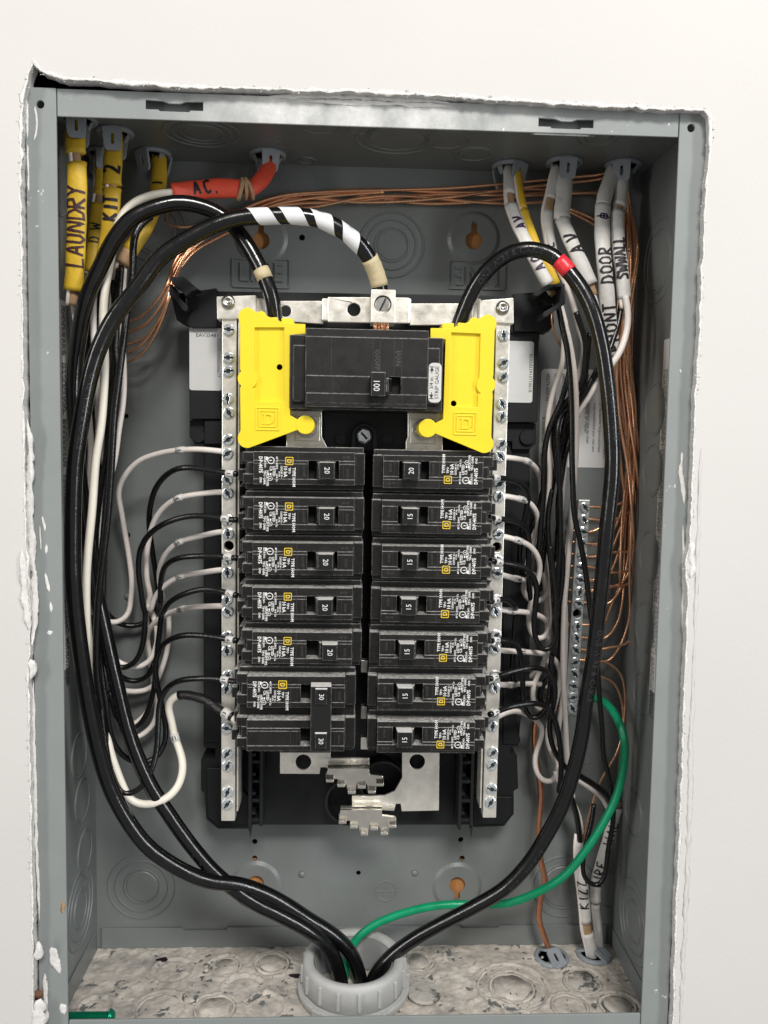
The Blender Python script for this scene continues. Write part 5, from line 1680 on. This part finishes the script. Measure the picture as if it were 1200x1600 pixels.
wire('black', 'black wire to the second left breaker', zL([(1160, 655), (1080, 645), (870, 625), (700, 665), (570, 750), (510, 860), (500, 1000), (520, 1150), (537, 1260)]) + zM([(543, 60), (540, 200), (525, 300), (480, 400), (420, 440), (350, 440), (290, 350), (245, 150)]),
     (30, 38, 56, 64, 66, 66, 62), [(352, 811, '3')], BL)
wire('black', 'black wire to the third left breaker', zL([(1160, 910), (1080, 900), (900, 895), (760, 910), (680, 960), (650, 1050), (645, 1200)]) + zM([(640, 40), (640, 140), (625, 320), (600, 420), (560, 500), (480, 535), (390, 510), (310, 400), (250, 150)]),
     (30, 38, 58, 74, 80, 80, 70), [(356, 872, '5')], BL)
wire('black', 'black wire to the fourth left breaker', zL([(1160, 1160), (1090, 1140), (950, 1115), (800, 1150), (700, 1210), (665, 1270)]) + zM([(655, 80), (640, 200), (622, 350), (612, 500), (590, 640), (550, 760), (500, 830), (450, 860), (370, 800), (300, 600)]),
     (30, 38, 56, 70, 78, 78, 70), [(361, 927, '7')], BL)
wire('black', 'black wire to the fifth left breaker, swinging down in a deep loop', zM([(1160, 262), (1090, 250), (950, 230), (800, 225), (700, 260), (640, 320), (610, 430), (630, 580), (660, 720), (682, 850), (670, 960), (620, 1040), (530, 1080), (420, 1050), (340, 960), (305, 850), (285, 700), (250, 450), (235, 100)]),
     (30, 40, 56, 62, 56, 46, 40, 40), [(361, 1001, '9')], BL)
wire('black', 'black wire to the upper pole of the double breaker', zM([(1160, 540), (1060, 520), (900, 515), (770, 530), (680, 590), (640, 680), (630, 830), (620, 1000), (590, 1120), (530, 1230), (440, 1292), (385, 1275), (320, 1150), (270, 900), (240, 600), (230, 200)]),
     (30, 40, 52, 46, 38, 36, 36, 40), [(353, 1064, '11')], BL)
t, P = wire('cream', 'thick cream wire marked 13, ending in black tape at the double breaker', [(372, 1128, 34), (360, 1118, 36), (345, 1110, 40), (322, 1094, 44), (298, 1087, 46), (280, 1085, 48), (268, 1092, 49), (263, 1105, 50), (268, 1125, 50), (273, 1152, 48), (280, 1170, 46),
            (286, 1195, 42), (280, 1225, 40), (262, 1246, 38), (230, 1257, 37), (204, 1250, 37), (192, 1228, 38), (181, 1200, 39), (172, 1172, 40), (160, 1110, 42), (148, 1050, 40), (138, 993, 36), (135, 913, 33), (138, 860, 32), (144, 797, 31), (150, 717, 31),
            (158, 667, 31), (162, 617, 31), (164, 563, 31), (161, 500, 32), (164, 455, 34), (172, 412, 36), (186, 345, 42), (205, 320, 44), (230, 307, 46), (258, 302, 47), (275, 301, 48)], (0,), [(274, 1154, '13')])
s0, s1 = P.near(366, 1122), P.near(281, 1085)
obj('black_tape_sleeve', tube(G(), P, 2.85, None, min(s0, s1), max(s0, s1), seg=14, rad=lambda q: 1 + .05 * math.sin(q * .9)), 'blacktape', t, smooth=True)
marker(t, P, 357, 1116, '13', 2.9)

# left vertical bundle
VB = 'wires bundled down the left side of the box'


def z53(pts): return [(80 + a / 5.333, 520 + b / 5.333) for a, b in pts]


wire('black', 'black wire hanging under the arched cable and down the right edge of the left bundle', [(236, 338, 50), (226, 345, 48), (215, 357, 46), (209, 376, 44), (207, 432, 42), (198, 490, 40), (191, 548, 36), (185, 595, 34), (179, 642, 33), (176, 689, 32), (173, 745, 32), (168, 812, 32), (160, 880, 32), (153, 947, 33), (151, 1047, 36), (160, 1113, 38), (168, 1180, 40)], (0,), (), VB, r=2.1)
lb = 'wire in the crowded left bundle, partly hidden behind the thick black cables'
for k, (kind, pts, ys) in enumerate([
        ('black', [(190, 415), (186, 470), (181, 542), (183, 576), (178, 620), (174, 700), (166, 780), (160, 850), (150, 960), (158, 1050), (170, 1140)], (56, 50, 46, 46)),
        ('black', [(186, 420), (176, 520), (172, 600), (170, 651), (167, 707), (159, 754), (151, 820), (147, 900), (150, 1000), (162, 1090)], (58, 54, 50, 50)),
        ('white', [(194, 420), (190, 500), (194, 586), (192, 632), (186, 670), (180, 715), (168, 765), (158, 820), (156, 900), (160, 1000)], (60, 62, 60, 58)),
        ('white', [(146, 460), (147, 540), (153, 604), (155, 651), (150, 720), (143, 790), (140, 880), (146, 960)], (44, 44, 44, 46)),
        ('white', [(113, 456), (125, 560), (138, 640), (142, 689), (140, 764), (139, 850), (146, 930)], (40, 46, 50, 52)),
        ('black', [(160, 440), (150, 540), (146, 600), (150, 680), (155, 740), (150, 840), (152, 940), (165, 1040)], (50, 50, 54, 54)),
        ('white', [(178, 440), (170, 540), (166, 640), (158, 740), (150, 830), (152, 930), (165, 1030)], (64, 66, 66, 64)),
        ('black', [(142, 430), (138, 520), (134, 620), (136, 720), (140, 820), (146, 920), (158, 1020)], (56, 56, 58, 60)),
        ('black', [(176, 425), (180, 520), (176, 640), (172, 740), (164, 860), (162, 960), (172, 1060)], (62, 60, 60, 62))]):
    wire(kind, ('black ' if kind == 'black' else 'white ') + lb, pts, ys, (), VB + (' (black)' if kind == 'black' else ' (white)'))

# right side
WR = 'white wires from the right bundle to the right neutral bar'
wire('white', 'white wire into the right bar beside the first breaker, marked 2', zR([(60, 195), (100, 195), (200, 208), (310, 232), (380, 290), (420, 370), (432, 480), (420, 600), (395, 760), (370, 880), (320, 980), (280, 1100), (300, 1250), (330, 1400)]), (49, 52, 66, 80, 84, 84, 82), [(824, 721, '2')], WR)
wire('white', 'white wire into the right bar beside the second breaker, marked 4', zR([(50, 540), (90, 540), (200, 560), (310, 590), (370, 650), (402, 740), (392, 850), (370, 950), (330, 1060), (300, 1200), (320, 1340), (380, 1420)]), (49, 52, 60, 72, 78, 80), [(812, 783, '4')], WR)
wire('white', 'white wire into the right bar beside the third breaker, double looped', zR([(40, 890), (80, 900), (200, 930), (330, 985), (400, 1080), (422, 1180), (402, 1300), (362, 1420), (330, 1550)]) + zS([(318, 140), (320, 210), (350, 290), (400, 338), (460, 322), (510, 240), (535, 130), (525, 0), (520, -200)]), (49, 52, 62, 66, 66, 66, 66), [(808, 845, '6')], WR)
wire('white', 'white wire into the right bar beside the third breaker, small loop below', zR([(40, 1235), (70, 1243), (200, 1280), (262, 1290), (285, 1310), (270, 1380), (320, 1470), (420, 1482), (482, 1420), (515, 1330), (500, 1150), (460, 900)]), (49, 54, 70, 80, 80, 78), [(808, 905, '8')], WR)
wire('white', 'white wire into the right bar beside the fourth breaker, S-shaped', zS([(40, 68), (60, 70), (170, 85), (300, 95), (400, 120), (470, 160), (520, 230), (530, 320), (510, 400), (470, 500), (430, 600), (380, 700), (355, 800), (362, 900), (400, 958), (455, 962), (510, 900)]), (49, 54, 70, 76, 78, 78, 78), [(800, 955, '10')], WR)
wire('white', 'white wire into the right bar beside the fifth breaker', zS([(40, 430), (60, 434), (200, 445), (400, 458), (500, 480), (570, 540), (602, 630), (590, 760), (560, 900), (520, 1020), (490, 1150), (492, 1270), (540, 1380), (600, 1470)]), (49, 56, 72, 82, 84, 86, 84), [(816, 1019, '12')], WR)
wire('white', 'white wire into the right bar beside the sixth breaker', zS([(30, 738), (50, 740), (150, 745), (280, 735), (400, 735), (490, 760), (560, 820), (600, 920)]), (49, 58, 78, 90, 92), [(798, 1070, '14')], WR)
wire('white', 'white wire into the right bar beside the bottom breaker, hanging in a loop', zS([(20, 1045), (40, 1030), (110, 992), (200, 975), (290, 1000), (350, 1030), (410, 1080), (440, 1150), (422, 1250), (386, 1340), (372, 1430), (390, 1530), (430, 1585), (490, 1615), (550, 1590), (585, 1520), (580, 1420), (560, 1300)]), (49, 60, 76, 76, 76, 78), (), WR)
wire('white', 'white wire running behind the right loops near the fourth breaker', zS([(330, 10), (300, 120), (250, 280), (215, 400), (200, 500), (195, 600), (215, 670), (280, 695), (350, 670), (400, 600)]), (90, 92, 94), (), WR)
BR = 'black wires from the right bundle to the right breakers'
wire('black', 'black wire to the first right breaker', zR([(-40, 378), (20, 380), (100, 385), (200, 405), (280, 460), (315, 540), (300, 680), (270, 820), (250, 950), (240, 1050), (245, 1150), (275, 1260)]), (30, 40, 52, 58, 62, 70), [(773, 747, '2')], BR)
wire('black', 'black wire to the second right breaker', zR([(-40, 735), (30, 745), (150, 755), (250, 790), (310, 850), (322, 950), (320, 1200), (330, 1400), (350, 1500)]), (30, 40, 50, 54, 60, 66), [(775, 810, '4')], BR)
wire('black', 'black wire to the third right breaker, ending in a hooked loop', zR([(-20, 1120), (50, 1135), (200, 1160), (300, 1190), (360, 1260), (392, 1350), (384, 1500)]) + zS([(376, 60), (370, 250), (390, 360), (440, 430), (510, 430), (550, 360), (562, 200), (560, 0), (540, -250), (510, -500)]), (30, 42, 50, 52, 52, 52, 54), [(777, 879, '6')], BR)
wire('black', 'black wire to the fourth right breaker', zR([(-40, 1490), (0, 1480), (80, 1460), (150, 1480), (200, 1540)]) + zS([(208, 60), (198, 200), (186, 400), (175, 550), (180, 680), (210, 770), (260, 820), (300, 860)]), (30, 42, 54, 62, 66, 70), [(772, 938, '8')], BR)
wire('black', 'black wire to the fifth right breaker, looping below the sixth', zS([(-40, 350), (0, 345), (120, 350), (200, 380), (245, 460), (265, 600), (268, 800), (282, 930), (320, 1020), (380, 1055), (440, 1010), (490, 920), (510, 800), (515, 600), (530, 480), (545, 300), (560, 60)]), (30, 42, 54, 58, 56, 58, 62), [(772, 1000, '10')], BR)
wire('black', 'black wire to the sixth right breaker', zS([(-30, 690), (30, 670), (150, 630), (300, 595), (400, 590), (480, 620), (540, 690), (557, 800), (542, 920), (512, 1050), (512, 1200), (550, 1330), (600, 1420), (660, 1490), (720, 1560)]), (30, 42, 50, 50, 56, 64, 70), [(773, 1059, '12')], BR)
wire('black', 'black wire to the bottom right breaker', zS([(-30, 1010), (40, 980), (150, 940), (280, 915), (400, 910), (480, 940), (540, 1020), (580, 1150), (602, 1300), (612, 1450), (604, 1600), (590, 1700)]), (30, 42, 48, 50, 54, 58), [(774, 1113, '14')], BR)


def zV(pts): return [(830 + a / 6.153, 520 + b / 6.153) for a, b in pts]


VR = 'wires bundled down the right side of the box'
wire('white', 'white wire bowing leftmost over the grey warning label', zV([(190, -480), (270, -250), (318, -60), (318, 60), (312, 150), (308, 250), (270, 400), (220, 540), (180, 700), (157, 850), (160, 1100), (180, 1300), (175, 1500), (150, 1800)]), (60, 62, 66, 68, 72), (), VR)
wire('black', 'long black wire crossing down over the ground bar', zV([(200, -470), (260, -250), (310, 0), (340, 120), (370, 400), (382, 600), (390, 900), (392, 1200), (402, 1500), (415, 1750), (470, 2000), (520, 2280), (560, 2600), (590, 2850), (600, 3100)]), (54, 52, 50, 50, 52, 50), (), VR)
wire('white', 'white wire dropping from the right hook past the left edge of the ground bar', zV([(215, -460), (300, -200), (350, 10), (380, 150), (412, 350), (430, 600), (432, 900), (428, 1200), (410, 1450), (390, 1700), (370, 2000), (345, 2300), (320, 2600), (308, 3000), (312, 3400), (330, 3750), (345, 4050), (380, 4300), (400, 4480)]), (56, 58, 60, 62, 66, 70, 74), (), VR)
wire('white', 'white wire bent like an elbow behind the right black cable', zV([(250, -640), (340, -440), (420, -220), (455, -60), (475, 20), (502, 120), (492, 250), (462, 430), (440, 550), (410, 700), (360, 950), (300, 1250), (270, 1600)]), (50, 56, 64, 72, 78), (), VR)
for k, (kind, pts, ys) in enumerate([
        ('black', zV([(430, -200), (500, 0), (524, 120), (520, 250), (490, 480), (400, 600), (300, 710), (240, 850), (214, 1000), (232, 1200), (262, 1400), (282, 1600), (260, 1900), (240, 2200)]), (48, 58, 66, 66, 66)),
        ('black', zV([(640, 340), (600, 420), (520, 580), (440, 680), (340, 800), (300, 1000), (240, 1300), (180, 1600), (150, 1900), (100, 2300)]), (56, 64, 70, 74)),
        ('black', zV([(380, 300), (350, 450), (280, 680), (200, 850), (142, 1050), (122, 1300), (112, 1600), (90, 1900), (60, 2200)]), (64, 62, 60, 62)),
        ('white', zV([(640, 460), (540, 640), (450, 770), (370, 950), (330, 1200), (300, 1500), (280, 1800), (250, 2300)]), (60, 70, 80, 82)),
        ('black', zV([(400, 850), (370, 1000), (320, 1200), (290, 1400), (262, 1600), (262, 1800), (300, 2100), (300, 2350), (270, 2600)]), (70, 64, 60, 58)),
        ('black', zV([(440, 620), (360, 720), (280, 800), (250, 900), (262, 1200), (275, 1500), (280, 1750), (280, 2050), (255, 2350), (240, 2700), (215, 3100)]), (70, 60, 58, 58)),
        ('black', zV([(200, 1500), (160, 1800), (170, 2050), (200, 2300), (220, 2600), (230, 2900)]), (70, 64, 62)),
        ('white', zV([(200, 1000), (190, 1300), (170, 1700), (115, 2000), (120, 2250), (140, 2500), (150, 2800), (170, 3200)]), (86, 86, 84)),
        ('white', zV([(410, 1500), (380, 1800), (345, 2100), (300, 2400), (285, 2700), (285, 3000), (290, 3400)]), (80, 82, 82)),
        ('black', zV([(560, 0), (540, 200), (520, 420), (500, 560), (420, 760), (330, 1000), (280, 1300)]), (66, 70, 74))]):
    wire(kind, ('black ' if kind == 'black' else 'white ') + 'wire in the tangled right bundle between the breakers and the thick cable', pts, ys, (), VR + (' (black)' if kind == 'black' else ' (white)'))
wire('black', 'black wire looping close behind the right bar near the second breaker', zR([(470, 350), (440, 520), (400, 700), (330, 860), (270, 1000), (262, 1150), (300, 1300), (380, 1400), (450, 1350), (470, 1200), (455, 950), (470, 700)]), (74, 80, 86, 88, 84), (), VR)
wire('white', 'white wire looping close behind the right bar near the third breaker', zR([(520, 500), (490, 700), (420, 850), (330, 950), (285, 1080), (320, 1220), (400, 1260), (450, 1150), (440, 950), (480, 750)]), (78, 86, 92, 92, 88), (), VR)
wire('black', 'black wire swinging low between the sixth breaker and the ground bar', zS([(600, -60), (610, 200), (600, 420), (560, 600), (480, 700), (420, 800), (430, 900), (500, 950), (570, 880), (600, 700), (610, 500)]), (74, 80, 84, 86, 84), (), VR)
wire('white', 'white wire swinging low beside the ground bar', zS([(640, -80), (650, 250), (640, 600), (620, 900), (590, 1100), (570, 1300), (590, 1480), (640, 1600)]), (82, 84, 84, 82), (), VR)
# wires leaving the off-white cables
wire('black', 'short black wire leaving the off-white cable end beside the copper bundle', [(974, 462, 54), (970, 480, 54), (966, 505, 52), (958, 530, 50), (950, 553, 48), (938, 575, 52), (925, 595, 60)], (0,), (), None)
wire('white', 'white wire curving left out of the off-white cable end beside the copper bundle', [(977, 462, 50), (981, 485, 49), (981, 505, 48), (976, 530, 46), (966, 555, 45), (954, 572, 46), (940, 590, 55)], (0,), (), None, r=2.0)
wire('white', 'short white wire leaving the bent off-white cable above the red tape band', [(921, 440, 42), (925, 455, 42), (931, 475, 42), (936, 495, 44), (940, 520, 50)], (0,), ())
wire('black', 'black wire hooked like a J over the lower off-white cables', [(928, 1256, 70), (924, 1286, 68), (916, 1316, 66), (911, 1346, 64), (913, 1371, 63), (922, 1382, 62), (935, 1384, 62), (945, 1367, 62), (950, 1329, 62), (958, 1282, 60), (957, 1244, 58), (950, 1208, 56), (943, 1180, 54), (941, 1140, 50), (936, 1080, 46), (934, 1040, 46)], (0,), (), None, r=1.6)
wire('black', 'black wire of the pair crossing from the thick cable to the lower right cable', [(890, 1200, 60), (905, 1212, 64), (930, 1227, 72), (950, 1244, 80), (960, 1262, 85)], (0,), (), None, r=2.0)
wire('white', 'white wire of the pair crossing from the thick cable to the lower right cable', [(890, 1208, 62), (905, 1219, 66), (926, 1233, 74), (941, 1246, 82), (950, 1262, 86)], (0,), (), None, r=2.0)
wire('black', 'black wire entering the zigzag-marked cable end at the lower right', [(878, 1215, 62), (890, 1240, 68), (900, 1270, 76), (905, 1300, 81), (906, 1325, 82)], (0,), (), None, r=1.9)
wire('white', 'white wire entering the zigzag-marked cable end at the lower right', [(868, 1205, 70), (874, 1222, 72), (886, 1240, 76), (901, 1265, 80), (909, 1298, 83), (909, 1325, 83)], (0,), (), None, r=1.7)
wire('copper', 'thin bare copper wire rising from the lower zigzag-marked cable', [(911, 1318, 82), (914, 1298, 82), (924, 1261, 80), (937, 1222, 80), (952, 1197, 82), (963, 1178, 84), (973, 1140, 86), (976, 1080, 88), (968, 1050, 88), (945, 1034, 87), (912, 1028, 87)], (0,), (), None, r=.9)
wire('copper', 'thin bare copper wire slanting up beside the green wire at the lower right', [(964, 1240, 84), (968, 1200, 84), (973, 1150, 86), (972, 1100, 88), (960, 1068, 88), (940, 1058, 87), (910, 1060, 87)], (0,), (), None, r=.9)
# green ground and thick bare copper
P = Path(depth_pts([(905, 1092, 87), (922, 1090, 86), (938, 1093, 80), (955, 1107, 70), (969, 1133, 60), (976, 1160, 54), (975, 1190, 52), (964, 1242, 50), (945, 1282, 50), (915, 1329, 52), (881, 1369, 56), (836, 1396, 60), (790, 1412, 64), (750, 1413, 66),
                    (683, 1415, 68), (617, 1431, 70), (577, 1450, 70), (552, 1474, 68), (541, 1505, 64), (538, 1560, 62), (538, 1630, 62)], (0,)))
t = thing('green_wire', 'green insulated ground wire sweeping from the ground bar into the conduit', 'wire', P.C[0])
obj('conductor', tube(G(), P, 2.65, seg=16), 'greenwire', t, smooth=True)
P = Path(depth_pts([(898, 1110, 88), (880, 1105, 90), (856, 1108, 90), (840, 1118, 88), (835, 1145, 86), (837, 1180, 84), (842, 1212, 84), (845, 1240, 84), (843, 1276, 84), (841, 1307, 84), (846, 1350, 84), (852, 1375, 84), (845, 1403, 84), (842, 1435, 84), (851, 1465, 84), (858, 1485, 84), (862, 1510, 84)], (0,)))
t = thing('copper_wire', 'thick bare copper wire dropping to the floor connector', 'wire', P.C[0])
obj('conductor', tube(G(), P, 2.0, seg=14), 'copperdark', t, smooth=True)

# copper strands along the top and down the right
CT = 'bare copper strands along the top back edge'
tops = [[(965, 262, 74), (940, 272, 86), (880, 278, 90), (800, 286, 92), (700, 294, 92), (600, 297, 92), (500, 300, 92), (440, 306, 90), (390, 322, 88), (340, 352, 86), (290, 385, 82), (270, 415, 78), (262, 443, 72), (243, 473, 74), (223, 493, 80), (198, 504, 84)],
        [(962, 268, 78), (940, 279, 88), (860, 288, 91), (760, 300, 93), (680, 300, 94), (600, 296, 94), (520, 298, 94), (440, 312, 92), (380, 335, 90), (330, 365, 86), (285, 400, 82), (266, 440, 76), (262, 470, 72), (247, 503, 74), (227, 527, 80), (196, 539, 84)],
        [(938, 303, 92), (880, 300, 93), (800, 305, 94), (700, 304, 94), (620, 308, 94), (540, 316, 93), (470, 318, 92), (400, 328, 90), (350, 348, 88), (310, 380, 84), (285, 410, 80), (272, 445, 74), (257, 490, 72), (237, 533, 76), (217, 557, 80), (196, 566, 84)],
        [(880, 310, 90), (840, 316, 90), (780, 318, 92), (700, 312, 93), (620, 306, 93), (560, 310, 92), (500, 322, 92), (440, 330, 92), (400, 345, 90), (340, 372, 88), (300, 396, 84), (275, 430, 80)],
        [(870, 296, 94), (800, 296, 94), (720, 306, 92), (640, 314, 91), (560, 316, 92), (480, 310, 93), (420, 318, 93), (360, 346, 92), (310, 376, 90), (280, 406, 86), (262, 440, 80)],
        [(960, 300, 90), (900, 302, 92), (820, 306, 93), (740, 316, 93), (660, 318, 94), (580, 308, 94), (520, 300, 94), (460, 304, 94), (400, 318, 93), (350, 344, 92), (300, 390, 88), (268, 432, 80)],
        [(560, 303, 93), (480, 304, 92), (420, 312, 90), (370, 332, 87), (330, 358, 84), (296, 388, 80), (278, 418, 77), (264, 452, 73), (248, 482, 74), (226, 508, 79), (198, 520, 84)],
        [(600, 300, 93), (500, 308, 92), (430, 320, 90), (372, 345, 87), (322, 372, 83), (288, 402, 79), (270, 436, 75), (258, 478, 73), (240, 515, 76), (220, 540, 80), (197, 552, 84)],
        [(262, 330, 92), (258, 345, 90), (272, 354, 88), (300, 354, 88), (330, 345, 90), (360, 332, 92)]]
for k, pts in enumerate(tops):
    wire('copper', 'bare copper strand in the bundle along the top back edge' if k < 8 else 'short curled end of bare copper under the left black arches', pts, (0,), (), CT if k < 8 else None, r=1.03)
for k, pts in enumerate([[(889, 326, 88), (905, 332, 86), (925, 341, 84), (948, 352, 84)], [(886, 328, 90), (902, 337, 88), (922, 347, 86), (945, 362, 86)]]):
    wire('copper', 'short bare copper strand showing between the middle and right off-white cables', pts, (0,), (), 'short copper strands between the right cables', r=1.0)
CR = 'bare copper strands fanning down the right wall to the ground bar'
rnd = random.Random(21)
ends = [0, 1, 2, 3, 5, 6, 6, 7, 7, 9, 10, 11, 12, 4, 8, 8, 5, 10, 3, 11]
for k in range(15):
    e = GS[ends[k]]
    ex, ey = proj(e)
    o1, o2, o3 = rnd.uniform(-1, 1), rnd.uniform(-1, 1), rnd.uniform(-1, 1)
    dy = rnd.uniform(-7, 7)
    px_at = lambda y: 983 + 17 * (o1 * max(0, 1 - abs(y - 400) / 220) + o3 * max(0, 1 - abs(y - 620) / 220)) + (34 * (o2 * .5 + .1)) * max(0, min(1, (y - 560) / 220)) - 10 * max(0, 1 - abs(y - 560) / 160) - max(0, y - 800) * .02
    pts = [(972 + 5 * o1, 272, 78), (979 + 6 * o1, 318, 84 + dy * .5)]
    y = 390
    while y < ey - 70:
        pts.append((px_at(y), y, 82 + dy * 1.1 + o3 * 4))
        y += 85
    bend = 26 + 42 * (o3 * .5 + .5)
    pts += [(px_at(ey - bend), ey - bend, 88), (px_at(ey) - 12 + 6 * o1, ey - 14 + 9 * o2, 88), (948 + 7 * o2, ey - 2 + 7 * o3, 87), (924, ey + 2 + 3 * o1, 86.5), (ex, ey, 86.5), (ex - 14, ey - 1, 86.5)]
    wire('copper', 'bare copper strand in the fan down the right wall to the ground bar', pts, (0,), (), CR, r=1.0)
wire('copper', 'thin copper strand below the right wire hook', [(870, 470, 62), (862, 490, 60), (864, 515, 62), (873, 535, 66), (880, 548, 70)], (0,), (), None, r=.75)

# ================================================================== green grounding screw and a rusty drywall screw
p = at(172, 1588, 9)
gs = thing('grounding_screw', 'green grounding screw lying across the bottom left corner', 'screw', p)
obj('head', G().lathe([(0, p.x + 3.0), (2.4, p.x + 2.6), (4.0, p.x + .6), (4.1, p.x - .4), (0, p.x - .5)], (0, p.y, p.z), 'X', 24), 'greenscrew', gs, smooth=True)
prof = []
x = p.x - .4
while x > p.x - 24:
    prof += [(2.2, x), (2.8, x - .35), (2.2, x - .7)]
    x -= .75
obj('threaded_shank', G().lathe([(0, p.x - .4)] + prof + [(0, x)], (0, p.y, p.z), 'X', 18), 'greenscrew', gs)
p = at(63, 1552, -1)
rs = G().lathe([(3.0, -3), (2.6, -2), (1.5, 0), (1.4, 8), (0, 9)], (p.x - 1, 0, p.z), 'Y', 16)
tag(obj('drywall_screw', rs, 'rust', smooth=True), 'rusty screw head in the gap beside the lower left flange', 'screw')
